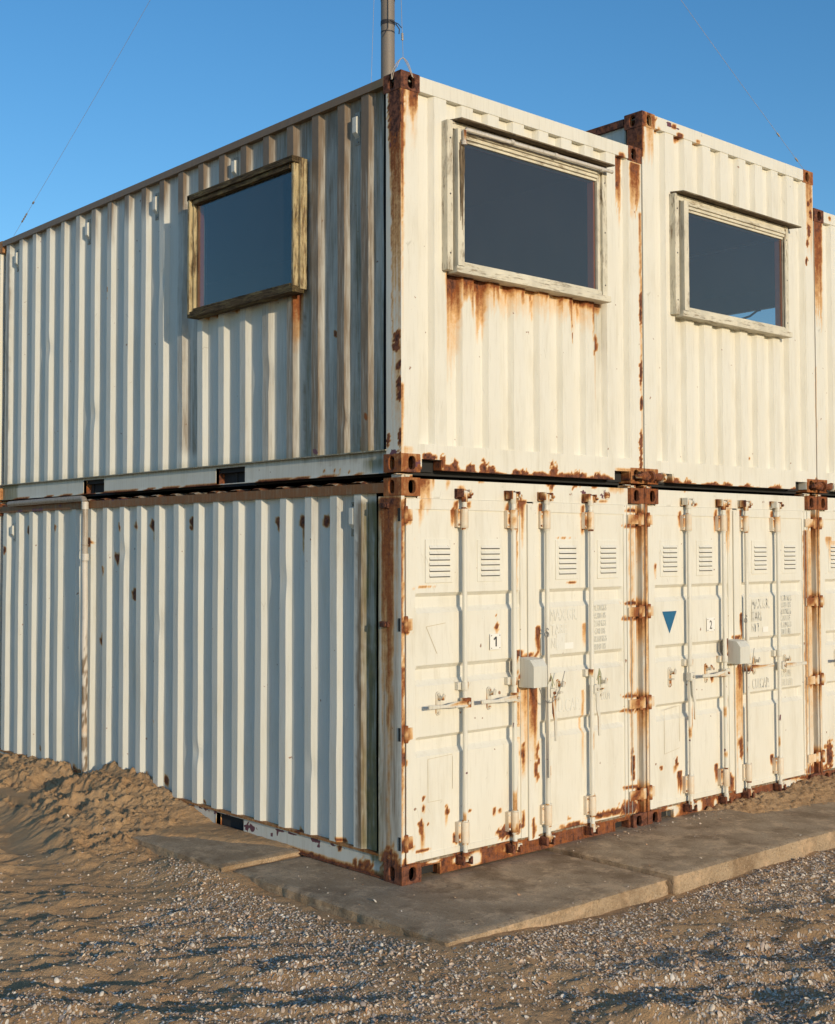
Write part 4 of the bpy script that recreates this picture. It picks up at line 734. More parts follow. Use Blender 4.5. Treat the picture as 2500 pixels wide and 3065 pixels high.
def upper(idx, H, label):
    x0 = X0[idx]; zt = Z2+H; T = thing('shipping_container', label, 'container', (x0, 0, Z2), 'upper floor containers with windows')
    fb_ = {0: ((.60, .1, .3, 0), (.55, 0, .2, 0), (1.0, 0, .3, 0), (.85, 0, .1, 0)), 1: ((.62, 0, .2, 0), (.6, 0, .2, 0), (.42, 0, .1, 0), (.6, 0, .1, 0)), 2: ((.7, 0, .2, 0),)*2+((.95, 0, .1, 0), (.8, 0, 0, 0))}[idx]
    fitting(T, x0, 0, Z2, base=fb_[0]); fitting(T, x0+CW-.162, 0, Z2, right=True, base=fb_[1])
    fitting(T, x0, 0, zt-.118, base=fb_[2], side=1.0 if idx == 1 else None); fitting(T, x0+CW-.162, 0, zt-.118, right=True, base=fb_[3])
    for zz in (Z2, zt-.118):
        for xx in (x0, x0+CW-.162): fitting(T, xx, LEN-.178, zz, rear=True, right=True, base=(.5, 0, .3, 0))
    zb, zu = Z2+.118, zt-.118
    p = MB(); p.box(x0+.004, x0+.150, .004, .060, zb, zu, seg=.014); p.box(x0+.004, x0+.05, .060, .154, zb, zu, seg=.014)
    p.build('corner_post', PAINT, T, fields=(lambda V: np.stack([(.62+.3*smooth(5.0, 5.4, V[:, 2]))*(V[:, 0] < x0+.012)*(V[:, 2] > 5.15), 0*V[:, 0], .5*(V[:, 0] < x0+.012)*(V[:, 2] > 5.15), 0*V[:, 0]], -1)) if idx == 1 else None)
    p = MB(); p.box(x0+2.292, x0+CW-.004, .004, .060, zb, zu, seg=.014); p.box(x0+CW-.05, x0+CW-.004, .060, .154, zb, zu)
    p.build('corner_post', PAINT, T)
    for xx in (x0+.004, x0+CW-.12): MB().box(xx, xx+.116, LEN-.12, LEN-.006, zb, zu).build('corner_post', PAINT, T, face='n')
    r = MB(); r.prism([(.002, zt-.130), (.002, zt-.006), (.06, zt-.004), (.06, zt-.128), (.046, zt-.126)], 'x', x0+.162, x0+CW-.162)
    r = MB(); r.box(x0+.162, x0+CW-.162, .001, .06, zt-.105, zt-.006, seg=.02); r.build('top_end_rail', PAINT, T, face='f', base=(0, .05, .12, 0))
    s = MB(); zs = Z2+.185
    for a, b in ((.162, .176), (.356, 2.092), (2.277, CW-.162)): s.box(x0+a, x0+b, .003, .06, Z2+.020, Z2+.088, seg=.012)
    s.box(x0+.150, x0+2.292, .003, .06, Z2+.118, zs, seg=.012); s.box(x0+.162, x0+CW-.162, .003, .06, Z2+.088, Z2+.118, seg=.012)
    for a, b in ((.176, .356), (2.092, 2.277)):
        s.box(x0+b-.008, x0+b, .008, .085, Z2+.024, Z2+.088)
        MB().box(x0+a+.002, x0+b-.010, .088, .10, Z2+.010, Z2+.112).build('pocket_shade_plate', BLACK, T, stain=False)  # black plate added so the notch looks deep in shade
    MB().box(x0+.17, x0+CW-.17, .11, .13, Z2-.012, Z2+.115).build('sill_shade_plate', BLACK, T, stain=False)  # added black plate, paints shade into the gap below the sill
    s.build('end_sill', PAINT, T, face='f', fields=edge_rust(idx*3+1, .055 if idx == 0 else .035))
    hole = {0: (.44, 1.90, 3.99, 4.90), 1: (2.88, 4.36, 4.0, 4.88), 2: None}[idx]
    corr_front(x0, RECS, .148, 2.294, zs-.003, zt-.10, hole).build('end_wall', PAINT, T, face='f')
    # roof and bottom
    MB().box(x0+.04, x0+CW-.04, .05, LEN-.05, zt-.040, zt-.030).build('roof_sheet', PAINT_W, T, face='n', base=(0, .2, .5, 0))
    MB().box(x0+.06, x0+CW-.06, .06, LEN-.06, Z2+.09, Z2+.10).build('floor', DARK, T, stain=False)
    if idx == 0:
        rd = real_y(RIDGE_A2)
        sw = corr_side(rd, LEN-.16, Z2+.148, zt-.055, hole=(1.06, 2.42, 3.96, 4.83), dz=.022, dents=[(4.2, 3.3, .09, .012), (3.0, 4.3, .10, .010), (5.1, 4.0, .08, .012), (.6, 3.0, .06, .010), (1.5, 3.4, .10, .010), (4.7, 2.9, .05, .014)])
        def fd(V):
            z = V[:, 2]; y = V[:, 1]; out = V[:, 0] < .02
            n = vnoise(y*3.37+.5, y*0, 4)
            up_ = smooth(4.45+.3*n, 5.15, z)*smooth(6.4, 2.0, y)
            near = smooth(2.6, .7, y)
            b = 1.15*up_*(.30+.70*out)+.72*near*(.45+.55*out)+.35*smooth(3.3, 2.0, y)*out*(z > 4.8)
            b = np.maximum(b, .5*smooth(5.0, 5.14, z)); lo = .35*smooth(2.86, 2.76, z)
            return np.stack([0*z, np.maximum(.22*near*(~out), lo), np.clip(b, 0, .95), 0*z], -1)
        sw.build('side_wall', PAINT_W, T, face='s', fields=fd)
        r = MB(); r.box(x0-.002, x0+.060, .178, LEN-.178, zt-.060, zt-.006, seg=.03)
        r.build('top_side_rail', PAINT, T, face='s', base=(.12, .1, .95, 0))
        MB().box(x0-.004, x0+.06, .155, LEN-.13, Z2+.142, Z2+.150, seg=.03).build('rail_flange', PAINT_W, T, face='s', base=(.1, .55, .4, 0))
        r = MB()
        for a, c in ((.178, 1.83), (2.23, 4.03), (4.42, LEN-.178)): r.box(x0+.030, x0+.06, a, c, Z2+.004, Z2+.142, seg=.02)
        for a, c in ((1.83, 2.23), (4.03, 4.42)):
            r.box(x0+.030, x0+.06, a, c, Z2+.125, Z2+.142, seg=.02)
        r.box(x0+.012, x0+.030, .178, LEN-.178, Z2-.002, Z2+.004, seg=.05)
        r.build('bottom_side_rail', PAINT_W, T, face='s', fields=lambda V: np.stack([.9*smooth(.012, .002, V[:, 2]-Z2)*smooth(.25, .6, vnoise(V[:, 1]*8, V[:, 1]*0, 4)), .5*smooth(.11, .14, V[:, 2]-Z2)+.7*smooth(5.75, 5.85, V[:, 1]), .18+0*V[:, 0], 0*V[:, 0]], -1))
        for c in (1.822, 2.23, 4.022, 4.42): MB().box(x0+.034, x0+.40, c, c+.008, Z2+.004, Z2+.125).build('pocket_plate', PAINT, T, face='n', base=(.62, 0, .3, 0))
        b = MB()
        for a, c in ((.2, 1.82), (2.24, 4.02), (4.43, 5.8)): b.box(x0+.07, x0+.10, a, c, Z2+.01, Z2+.14)
        b.build('rail_backing', DARK, T, stain=False)
        for y_, za, zc in ((.463, 4.83, 5.055), (1.945, 4.90, 5.09), (3.13, 4.84, 5.065), (4.335, 4.85, 5.08), (5.83, 4.85, 5.07)): vent_cover(T, y_+.035, za, zc, (.05, .3, .5, 0))
        MB().box(x0+CW-.06, x0+CW-.004, .155, LEN-.12, Z2+.012, zt-.004).build('side_wall', PAINT_W, T, face='n', base=(0, 0, .3, 0))
        for q in range(20): MB().box(x0+.10, x0+CW-.10, .30+q*.29, .34+q*.29, Z2+.006, Z2+.089).build('cross_member', DARK, T, stain=False)  # dark colour puts the shade of the gap into the members
        MB().box(x0+.004, x0+CW-.17, LEN-.10, LEN-.01, HL+.004, Z2+.18).build('rear_gap_blocker', DARK, T, stain=False)  # dark block added to hide the sky through the rear gap
        MB().box(x0+.11, x0+.14, .2, LEN-.2, Z2-.014, Z2+.09).build('underframe_beam', DARK, T, stain=False)
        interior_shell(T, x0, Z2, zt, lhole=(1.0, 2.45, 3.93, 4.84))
    elif idx == 1:
        # flat clad flank seen above the first container's roof
        s = MB(); s.box(x0+.040, x0+.055, .196, LEN-.12, Z2+.012, zt-.075); s.build('side_wall', PAINT_W, T, face='n', base=(0, .15, .15, 0))
        MB().box(x0+.034, x0+.039, .192, .205, Z2+.02, zt-.03).build('cladding_trim', PAINT, T, face='n', base=(0, .3, .3, 0))
        MB().box(x0+.012, x0+.06, .196, LEN-.18, zt-.076, zt-.018).build('top_side_rail', PAINT, T, face='n', base=(.95, .2, 1, 0))
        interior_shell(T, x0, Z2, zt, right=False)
        s = MB(); s.box(x0+CW-.06, x0+CW-.004, .155, LEN-.12, 4.96, zt-.004); s.box(x0+CW-.06, x0+CW-.004, 3.6, LEN-.12, Z2+.012, 4.96); s.build('side_wall', PAINT_W, T, face='n', base=(0, 0, .3, 0))
        MB().box(x0+CW-.090, x0+CW-.062, .06, LEN-.12, 4.96, zt-.10).build('inner_lining', DARK, T, stain=False)
    else:
        MB().box(x0+.004, x0+.04, .155, .30, Z2+.012, zt-.004).build('side_wall', PAINT_W, T, face='n', base=(0, 0, .3, 0))
        s = MB(); a, b = x0+CW-.060, x0+CW-.004
        s.box(a, b, .155, .90, Z2+.012, zt-.004); s.box(a, b, 3.40, LEN-.12, Z2+.012, zt-.004); s.box(a, b, .90, 3.40, Z2+.012, 3.94); s.box(a, b, .90, 3.40, 4.87, zt-.004)
        s.build('side_wall', PAINT_W, T, face='n', base=(0, 0, .3, 0))
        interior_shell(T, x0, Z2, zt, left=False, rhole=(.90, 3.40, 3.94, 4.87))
    return T

UA = upper(0, 2.591, 'upper corner container with two windows and a wide rust run down its corner post')
UB = upper(1, 2.899, 'tallest upper container, middle of the top row, with one front window')
UC = upper(2, 2.579, 'upper container at the right edge, lower than its neighbour and cut off by the frame')
for o in (TA, UA, TB, UB, TC, UC): pass
wA = front_window(UA, .357, 1.962, 3.960, 4.945, .490, 1.868, (.385, 1.985))
# decayed strip and painted conduit of the corner container's front window
g = MB()
for i in range(11):
    u0 = random.uniform(-.022, .022); g.tube([(.460+u0, -.078, 4.83-.010*i), (.460+u0*.8+.003, -.083, 4.68-.01*i), (.460+u0*.5, -.077, 4.52-.03*i)], [.0035, .006, .002], 5)
g.build('rotten_wood_strip', WN[0], wA, stain=False)
g = MB(); g.tube([(.468, -.096, 4.80), (.468, -.096, 4.882), (.486, -.096, 4.895), (1.975, -.096, 4.905)], .0135, 10)
for xx in (.90, 1.34, 1.84): g.tube([(xx, -.096, 4.900), (xx+.03, -.096, 4.900)], .018, 10)
g.tube([(.468, -.096, 4.785), (.468, -.096, 4.81)], .019, 10)
g.build('conduit_pipe', PVC, wA, face='n', base=(.12, 0, .2, 0))
wB = front_window(UB, 2.785, 4.385, 3.968, 4.915, 2.930, 4.335, (2.765, 4.50))
side_window(UA, 1.050, 2.455, 3.935, 4.860)

# ------------------------------------------------------------------ between the containers
def cone(x, y, label):
    t = thing('stacking_cone', label, 'stacking fitting', (x, y, HL), 'rusty blocks between stacked containers')
    MB().box(x-.045, x+.052, y-.040, y+.06, HL+.001, HL+.024).build('spacer_block', PAINT, t, face='n', base=(.50, .1, .3, 0), bevel=.003)
    MB().box(x-.110, x-.045, y-.070, y-.045, HL+.018, HL+.023).build('locking_lever', PAINT, t, face='n', base=(.45, .1, .4, 0))
    MB().box(x-.018, x+.018, y-.05, y-.045, HL+.006, HL+.020).build('maker_tag', PAINT, t, face='n', base=(.1, .1, .3, 0))
cone(.082, .085, 'rusty spacer block between the two corner castings nearest the camera')
cone(.082, LEN-.085, 'rusty spacer block in the gap between containers at the left edge')
cone(CW-.10, .085, 'rusty spacer block under the corner container, left side of the first vertical joint')
cone(X0[1]+.082, .085, 'rusty spacer block under the tallest container, right side of the first vertical joint')
cone(X0[1]+CW-.10, .085, 'rusty spacer block under the tallest container, left side of the joint at the right edge')
cone(X0[2]+.082, .085, 'rusty spacer block right of the joint at the right edge')
def bridge(xj, label):
    t = thing('bridge_clamp', label, 'clamp', (xj, -.05, Z2+.055), 'clamps bolting neighbouring containers together'); zc = Z2+.052
    MB().tube([(xj-.155, -.052, zc), (xj+.150, -.052, zc)], .0165, 12).build('threaded_bar', PAINT, t, face='n', base=(.60, .1, .5, 0))
    g = MB(); g.tube([(xj-.105, -.052, zc), (xj-.045, -.052, zc)], [.022, .040], 12); g.prism([(zc*0+(-.085), zc-.03), (-.02, zc-.03), (-.02, zc+.045), (-.085, zc+.02)], 'x', xj-.075, xj-.055)
    g.box(xj-.112, xj-.070, -.03, .02, zc-.018, zc+.018); g.build('hook', PAINT, t, face='n', base=(.85, 0, .4, 0), bevel=.003)
    g = MB(); g.tube([(xj-.006, -.052, zc), (xj+.020, -.052, zc)], .044, 16); g.build('clamp_plate', PAINT, t, face='n', base=(.80, 0, .3, 0), bevel=.003)
    g = MB(); g.tube([(xj+.135, -.052, zc), (xj+.163, -.052, zc)], .038, 16); g.build('end_nut', PAINT, t, face='n', base=(.42, 0, .2, 0), bevel=.003)
    g = MB(); g.tube([(xj+.06, -.052, zc), (xj+.115, -.052, zc)], [.020, .034], 12); g.box(xj+.075, xj+.11, -.03, .02, zc-.016, zc+.016); g.build('hook', PAINT, t, face='n', base=(.75, 0, .4, 0), bevel=.003)
bridge(CW+GAP/2, 'rusty horizontal bolt clamp on the joint below the first high step of the roofline')
bridge(X0[2]-GAP/2, 'rusty horizontal bolt clamp on the joint near the right edge')

# downpipe
t = thing('drain_pipe', 'peeling white drain pipe running out between the containers and down the long side', 'pipe', (-.04, 4.25, .2))
pts = [(-.030, 5.85, 2.560), (-.032, 5.0, 2.566), (-.034, 4.34, 2.568), (-.038, 4.275, 2.560), (-.040, 4.245, 2.528)]
MB().tube(pts, .0265, 14).build('horizontal_pipe', PVC, t, face='n', base=(0, 0, .55, 0))
k = 70; MB().tube([(-.040+.002*math.sin(i*.3), 4.245-.0004*i, 2.529-(2.529-.175)*i/k) for i in range(k+1)], .0265, 14).build('downpipe', PVC, t, face='n',
    fields=lambda V: np.stack([.25*smooth(1.5, .6, V[:, 2])*vnoise(V[:, 2]*14, V[:, 1]*60, 1), 0*V[:, 0], .1+.55*smooth(1.9, .9, V[:, 2])*(fbm(V[:, 2]*18, V[:, 0]*70+V[:, 1]*50, 3, 2) > .48)+.35*(V[:, 2] > 2.0), 0*V[:, 0]], -1))
for q_ in ((4.243, 2.47, 2.535), (4.232, 2.02, 2.08)): MB().zcyl(-.040, *q_, .0305, 14).build('pipe_socket', PVC, t, face='n', base=(.05, 0, .1, 0))
g = MB(); g.tube([(-.040+.030*math.cos(a), 4.24+.030*math.sin(a), 2.16+.004*math.sin(a)) for a in np.linspace(0, 6.3, 14)], .003, 6); g.tube([(-.065, 4.25, 2.16), (-.01, 4.33, 2.155)], .003, 6)
g.build('tie_wire', WIREM, t, stain=False)

# ------------------------------------------------------------------ mast and guy wires
MX, MY, MT = .36, .564, 9.1
t = thing('mast', 'weathered grey mast with dark straps rising behind the corner of the roof', 'mast', (MX, MY, 5.15))
MB().zcyl(MX, MY, 5.16, MT, .0485, 24, .2).build('pole', MASTM, t, stain=False)
MB().box(MX-.09, MX+.09, MY-.09, MY+.09, 5.156, 5.170).build('base_plate', PAINT, t, face='n', base=(.6, 0, .3, 0))
for z0, z1, rr in ((5.93, 5.965, .0505), (5.755, 5.785, .0505)):
    g = MB(); g.zcyl(MX, MY, z0, z1, rr, 24); g.build('strap', BAND, t, stain=False)
g = MB(); g.zcyl(MX, MY, 5.70, 5.71, .0492, 24); g.build('pipe_seam', BAND, t, stain=False)
g = MB(); g.tube([(MX-.035, MY-.045, 5.965), (MX-.036, MY-.046, 5.72), (MX-.058, MY-.02, 5.66)], .0025, 6); g.tube([(MX+.03, MY-.05, 5.765), (MX+.055, MY-.06, 5.73), (MX+.06, MY-.05, 5.70)], .004, 6)
g.tube([(MX-.02, MY-.05, 5.775), (MX+.04, MY-.065, 5.762), (MX+.075, MY-.06, 5.745)], .003, 6); g.tube([(MX-.06, MY+.0, 5.945), (MX-.045, MY-.02, 5.93)], .004, 6); g.tube([(MX-.035, MY-.042, 5.768), (MX+.045, MY-.022, 5.775)], .006, 6)
g.build('loose_cable', BAND, t, stain=False)
zA = Z2+2.591
def guy(label, A, B, loops=(), r=.0016, fit=None):
    A = Vector(A); B = Vector(B); t = thing('guy_wire', label, 'wire', A, 'guy wires of the mast'); d = (B-A).normalized()
    mid = [A+(B-A)*q-Vector((0, 0, .10*math.sin(math.pi*q))) for q in np.linspace(0, 1, 17)]
    MB().tube(mid, r, 6).build('wire', WIREM, t, stain=False)
    for a, b in loops:
        g = MB(); p, q = A+(B-A)*a-Vector((0, 0, .10*math.sin(math.pi*a))), A+(B-A)*b-Vector((0, 0, .10*math.sin(math.pi*b))); n = 8
        g.tube([p+(q-p)*i/n for i in range(n+1)], [.004+.006*(i % 2) for i in range(n+1)], 6); g.build('turnbuckle', WIREM, t, stain=False)
    return t
top = (MX, MY, MT)
g1 = guy('guy wire from the nearest roof corner, tied through the rusty casting beside the mast', (.045, .030, zA+.095), top, ((.035, .05), (.125, .155)))
pts = lambda a, b, h, n=8: [(a[0]+(b[0]-a[0])*i/n, a[1]+(b[1]-a[1])*i/n, a[2]+(b[2]-a[2])*i/n+h*math.sin(math.pi*i/n)) for i in range(n+1)]
g = MB(); ap = (.045, .030, zA+.095)
g.tube(pts(ap, (.092, -.006, zA-.030), .012), .0028, 6); g.tube(pts(ap, (.100, -.006, zA-.035), .03), .0028, 6); g.tube(pts(ap, (.010, .05, zA+.035), .015), .0028, 6)
g.tube(pts((.010, .05, zA+.035), (-.006, .080, zA-.045), .018), .0028, 6); g.tube(pts(ap, (-.004, .086, zA+.002), .02), .0028, 6); g.tube(pts((-.004, .086, zA+.002), (-.006, .088, zA-.045), .0), .0028, 6)
g.build('wire_loop', WIREM, g1, stain=False)
guy('guy wire down to the far roof corner at the left edge', (.05, 6.0, zA+.03), top, ((.07, .075), (.030, .050)))
guy('guy wire down to the right roof corner of the tallest container', (X0[1]+CW-.06, .05, Z2+2.899+.02), top, ((.02, .028), (.075, .083)))
guy('thinnest guy wire, straight down just left of the mast behind the roof edge', (.045, .36, 5.185), top, (), .0012)

# small arm seen through the glass of the middle container
t = thing('wall_arm', 'small dark bracket arm seen through the lower right corner of the right-hand window', 'bracket', (7.12, 2.5, 4.6))
MB().tube([(7.12, 2.44, 4.70), (7.12, 2.34, 4.755), (7.12, 2.20, 4.775), (7.12, 2.10, 4.825), (7.12, 2.06, 4.825)], .013, 8).box(7.10, 7.14, 2.40, 2.52, 4.60, 4.78).build('arm', BLACK, t, stain=False)
# ------------------------------------------------------------------ concrete slabs
k = NT('weathered_concrete'); c1 = k.co(); n1 = k.noise(c1, 3.5, 5, .6); n2 = k.noise(c1, 90, 4, .6); n3 = k.noise(k.co((1, .12, 1)), 60, 3, .6)
col = k.mix(k.step(n1, .35, .65), (.34, .24, .145), (.48, .355, .23)); col = k.mix(k.step(n2, .35, .75, 0, .5), col, (.24, .155, .085))
col = k.mix(k.step(n3, .55, .8, 0, .35), col, (.48, .41, .31)); col = k.mix(k.step(k.noise(c1, 1.1, 4, .6), .52, .66, 0, .35), col, (.26, .17, .10))
vo = k.n('ShaderNodeTexVoronoi'); k.put(vo.inputs['Vector'], c1); vo.inputs['Scale'].default_value = 120
pit = k.step(vo.outputs['Distance'], .10, .22); col = k.mix(k.math('MULTIPLY', k.math('SUBTRACT', 1.0, pit), k.step(n1, .45, .6, .2, .8)), col, (.12, .085, .05))
cr = k.n('ShaderNodeTexVoronoi', feature='DISTANCE_TO_EDGE'); cr.inputs['Scale'].default_value = 1.3
wp = k.n('ShaderNodeVectorMath', operation='ADD'); k.put(wp.inputs[0], c1); nz_ = k.n('ShaderNodeTexNoise'); nz_.inputs['Scale'].default_value = 5; k.put(nz_.inputs['Vector'], c1); k.t.links.new(nz_.outputs['Color'], wp.inputs[1]); k.t.links.new(wp.outputs[0], cr.inputs['Vector'])
crk = k.step(cr.outputs['Distance'], .006, .001); col = k.mix(k.math('MULTIPLY', crk, .55), col, (.10, .075, .05))
sd_ = k.step(k.noise(c1, 4, 6, .8), .50, .60); col = k.mix(k.math('MULTIPLY', sd_, .75), col, (.60, .42, .26)); wt = k.step(k.noise(c1, 2.3, 4, .6), .52, .64, 0, .55); col = k.mix(wt, col, (.17, .105, .055))
col = k.mix(k.step(k.noise(c1, 120, 3, .7), .58, .68, 0, .55), col, (.58, .45, .31)); col = k.mix(k.step(k.noise(c1, 45, 4, .75), .55, .66, 0, .5), col, (.17, .115, .065)); col = k.mix(k.step(k.noise(k.co((1, .2, 1)), 28, 4, .7), .58, .68, 0, .45), col, (.55, .43, .30))
k.bsdf(col, .88, 0, k.math('ADD', k.math('MULTIPLY', n2, .7), k.math('ADD', k.math('MULTIPLY', n3, .6), k.math('MULTIPLY', pit, .5))), .8, .010, .25); CONC = k.m

def slab(x0, x1, y0, y1, zt, th, label, chip=.012, seed=0):
    nx, ny = int((x1-x0)/.03), int((y1-y0)/.03); X = np.linspace(x0, x1, nx+1); Y = np.linspace(y0, y1, ny+1)
    m = MB(); XX, YY = np.meshgrid(X, Y, indexing='ij')
    e = np.minimum(np.minimum(XX-x0, x1-XX), np.minimum(YY-y0, y1-YY))
    ZZ = zt+.004*(fbm(XX*3, YY*3, 3, seed)-.5)-.010*smooth(.03, 0, e)
    jit = chip*(fbm(XX*24, YY*24, 3, seed+3, .7)-.4)
    left = XX < x0+.005; XX2 = XX+np.where(left, np.maximum(0, jit*2.5), 0); ZZ = ZZ-np.where(left, np.maximum(0, jit*1.5), 0)
    fr = YY < y0+.005; YY2 = YY+np.where(fr, np.maximum(0, jit*.8), 0)
    V = np.stack([XX2, YY2, ZZ], -1).reshape(-1, 3); q = ny+1
    m.add(V, [(i*q+j, (i+1)*q+j, (i+1)*q+j+1, i*q+j+1) for i in range(nx) for j in range(ny)], True)
    # sides
    ring = [(i, 0) for i in range(nx+1)]+[(nx, j) for j in range(1, ny+1)]+[(i, ny) for i in range(nx-1, -1, -1)]+[(0, j) for j in range(ny-1, 0, -1)]
    top_ = np.array([V[i*q+j] for i, j in ring]); n = len(ring); L = 5; W_ = []
    for l in range(L+1):
        w_ = top_.copy(); t = l/L; w_[:, 2] = w_[:, 2]*(1-t)+(zt-th)*t
        dx = np.array([(1 if i == 0 else -1 if i == nx else 0) for i, j in ring]); dy = np.array([(1 if j == 0 else -1 if j == ny else 0) for i, j in ring])
        if 0 < l: 
            a = chip*(fbm(w_[:, 0]*14+w_[:, 1]*14, w_[:, 2]*30, 3, seed+7)-.5)*(1.8 if l < L else 1)
            w_[:, 0] += dx*a; w_[:, 1] += dy*a
        W_.append(w_)
    m.add(np.concatenate(W_), [(l*n+i, (l+1)*n+i, (l+1)*n+(i+1) % n, l*n+(i+1) % n) for l in range(L) for i in range(n)], True)
    o = m.build('concrete_slab', CONC, None, stain=False); tag(o, label, 'slab', 'concrete slabs under the containers')
    return o
slab(-.545, 1.375, -1.02, 1.085, 0.0, .13, 'bare brown concrete slab under the nearest container corner', .012, 1)
slab(1.412, 3.395, -1.055, 1.00, .020, .15, 'thicker slab with a pale front edge, right of the corner slab', .006, 2)
slab(3.44, 5.42, -1.02, 1.0, -.015, .13, 'slab half under drifted sand at the right edge', .008, 3)
slab(-.615, 1.34, 1.115, 3.10, .030, .13, 'slab running under the sand heap along the long side', .012, 4)
slab(-.615, 1.34, 3.12, 5.1, .0, .13, 'slab buried under the sand heap at the foot of the long side', .012, 5) if False else None

# ------------------------------------------------------------------ sand
def contact(y):
    return np.interp(y, [1.0, 1.7, 2.10, 2.28, 2.6, 2.8, 2.95, 3.2, 3.42, 3.6, 3.88, 4.02, 4.22, 4.44, 4.55, 4.64, 4.85, 5.04, 5.2, 5.54, 6.08, 8, 14],
                        [-.06, -.02, .045, .085, .125, .15, .19, .245, .275, .285, .275, .20, .13, .115, .17, .195, .16, .195, .155, .145, .10, -.05, -.15])
def ground(x, y):
    x = np.asarray(x, float); y = np.asarray(y, float)
    dist = np.hypot(x+1, y+1)
    base = -.095+.05*(fbm(x*.45+3, y*.45, 3, 2)-.5)*smooth(.2, 2.5, dist)
    base = base+.060*np.exp(-(((x+.45)/.75)**2+((y+1.10)/.55)**2))-.012*smooth(1.0, 2.0, x)+.022*smooth(-1.1, -.55, x)*smooth(-1.1, -.6, y)*(x < .2)
    # ripples, footprints
    u_ = .73*x-.68*y; v_ = .68*x+.73*y
    rip = .070*(fbm(u_*1.5+.3*v_, v_*3.0, 3, 5, .42)-.5)+.100*(fbm(u_*2.9+.6*v_, v_*7.0, 3, 9, .5)-.5)+.034*(fbm(u_*10, v_*17, 2, 15)-.5)
    ft = np.clip(.62-fbm(u_*2.6, v_*5.2, 2, 71), -.2, 0); rip = rip*(1+.35*smooth(1.5, 3.5, np.hypot(x+.3, y-.2)))+.10*ft*smooth(.9, 2.4, np.hypot(x+.5, y+1))
    dslab = np.maximum(np.maximum(-.55-x, x-9), -1.05-y); dslab = np.maximum(np.maximum(-.58-x, -1.03-y), 0)
    rip = rip*(.25+.75*smooth(.05, 1.1, dslab))
    h = base+rip
    h = h+.065*smooth(.62, 1.25, y)*smooth(-1.05, -.60, x)*smooth(2.2, 1.4, y)
    h = h+.012*(fbm(x*22, y*22, 3, 19)-.5)*smooth(.02, .2, dslab)
    # heap against the long side
    w_ = contact(y+.06*(fbm(y*3, x*3, 2, 3)-.5))
    s = np.clip(1+(x+.02)/(1.25+.35*np.sin(y*1.1)), 0, 1)
    a = smooth(1.5, 2.6, y); lump = (fbm(x*5.5+y*1.2, y*5.5, 4, 13)-.5)
    rid = .030*(1-np.abs(2*fbm(x*4.2, y*3.6+x, 3, 31)-1)*2)
    hp = -.095+(w_+.095)*s**1.05
    cl = np.clip(fbm(x*13, y*13, 4, 51, .65)-.50, 0, 1)*.13+np.clip(fbm(x*34+y*8, y*28, 3, 57, .7)-.50, 0, 1)*.09
    m_ = hp+(.12*lump+rid*1.3)*smooth(1.0, .60, s)*smooth(0, .3, s)+.05*lump*s+cl*smooth(.10, .40, s)*smooth(.2, .7, fbm(x*1.7, y*1.7, 2, 61)+.15)
    h = h*(1-a)+(np.maximum(h, m_))*a
    # thin sheet of sand over the left slab
    sl = smooth(1.15, 1.55, y)*(x > -.66)
    h = np.where(sl > 0, np.maximum(h, -.05+(.020+.075)*smooth(1.75, 2.2, y+.30*(fbm(x*4, y*4, 3, 8)-.5)+2.2*(x+.38))+.012*(fbm(x*16, y*16, 3, 28)-.5)), h)
    # under the containers the sand lies low
    # drift against the second and third doors
    wr = np.interp(x, [2.4, 2.85, 3.15, 3.4, 3.7, 4.2, 4.6, 4.85, 5.0, 5.5, 7, 12], [-.16, -.06, .020, .035, .042, .045, .07, .10, .065, .07, .10, .1])
    rch = np.interp(x, [2.5, 3.0, 3.4, 3.6, 6], [.08, .22, .34, .46, .9]); n_ = fbm(x*6, y*6, 3, 17)-.5
    sr = np.clip(1-(-y)/rch, 0, 1)
    cl2 = np.clip(fbm(x*15, y*15, 3, 51)-.50, 0, 1)*.05+np.clip(fbm(x*34, y*34, 3, 57)-.48, 0, 1)*.06
    dr = -.125+(wr+.120)*sr**.45+(.022*n_+cl2)*smooth(0, .25, sr)
    h = np.where(x > 2.3, np.maximum(h, dr), h)
    inside = (x > .04) & (y > .10) & (x < 8) & (y < 6.0)
    h = np.where(inside & (x < 2.5), np.minimum(h, -.12), h)
    h = np.where((x > .10) & (y > .10) & (y < 6) & (x < 8), -.12, h)
    return h
def axis(a, b, st, lo, hi):
    core = np.arange(a, b+st/2, st); out = [core]
    d = st; p = b
    up_ = []
    while p < hi: d *= 1.25; p += d; up_.append(p)
    d = st; p = a; dn = []
    while p > lo: d *= 1.25; p -= d; dn.append(p)
    return np.concatenate([dn[::-1], core, up_])
GXs = axis(-3.4, 5.2, .012, -1500, 1500); GYs = axis(-3.5, 6.6, .012, -1500, 1500)
XX, YY = np.meshgrid(GXs, GYs, indexing='ij'); ZZ = ground(XX, YY)
far = smooth(12, 60, np.hypot(XX, YY)); ZZ = ZZ*(1-far)+far*(-.13)
V = np.stack([XX, YY, ZZ], -1).reshape(-1, 3).astype(np.float32); nx, ny = len(GXs), len(GYs)
me = bpy.data.meshes.new('sand')
I, J = np.meshgrid(np.arange(nx-1), np.arange(ny-1), indexing='ij'); q0 = (I*ny+J).ravel()
Fq = np.stack([q0, q0+ny, q0+ny+1, q0+1], -1).astype(np.int32)
me.vertices.add(len(V)); me.vertices.foreach_set('co', V.ravel()); me.loops.add(Fq.size); me.loops.foreach_set('vertex_index', Fq.ravel())
me.polygons.add(len(Fq)); me.polygons.foreach_set('loop_start', np.arange(0, Fq.size, 4, dtype=np.int32)); me.polygons.foreach_set('loop_total', np.full(len(Fq), 4, np.int32))
me.polygons.foreach_set('use_smooth', np.ones(len(Fq), bool)); me.update(calc_edges=True); me.validate()
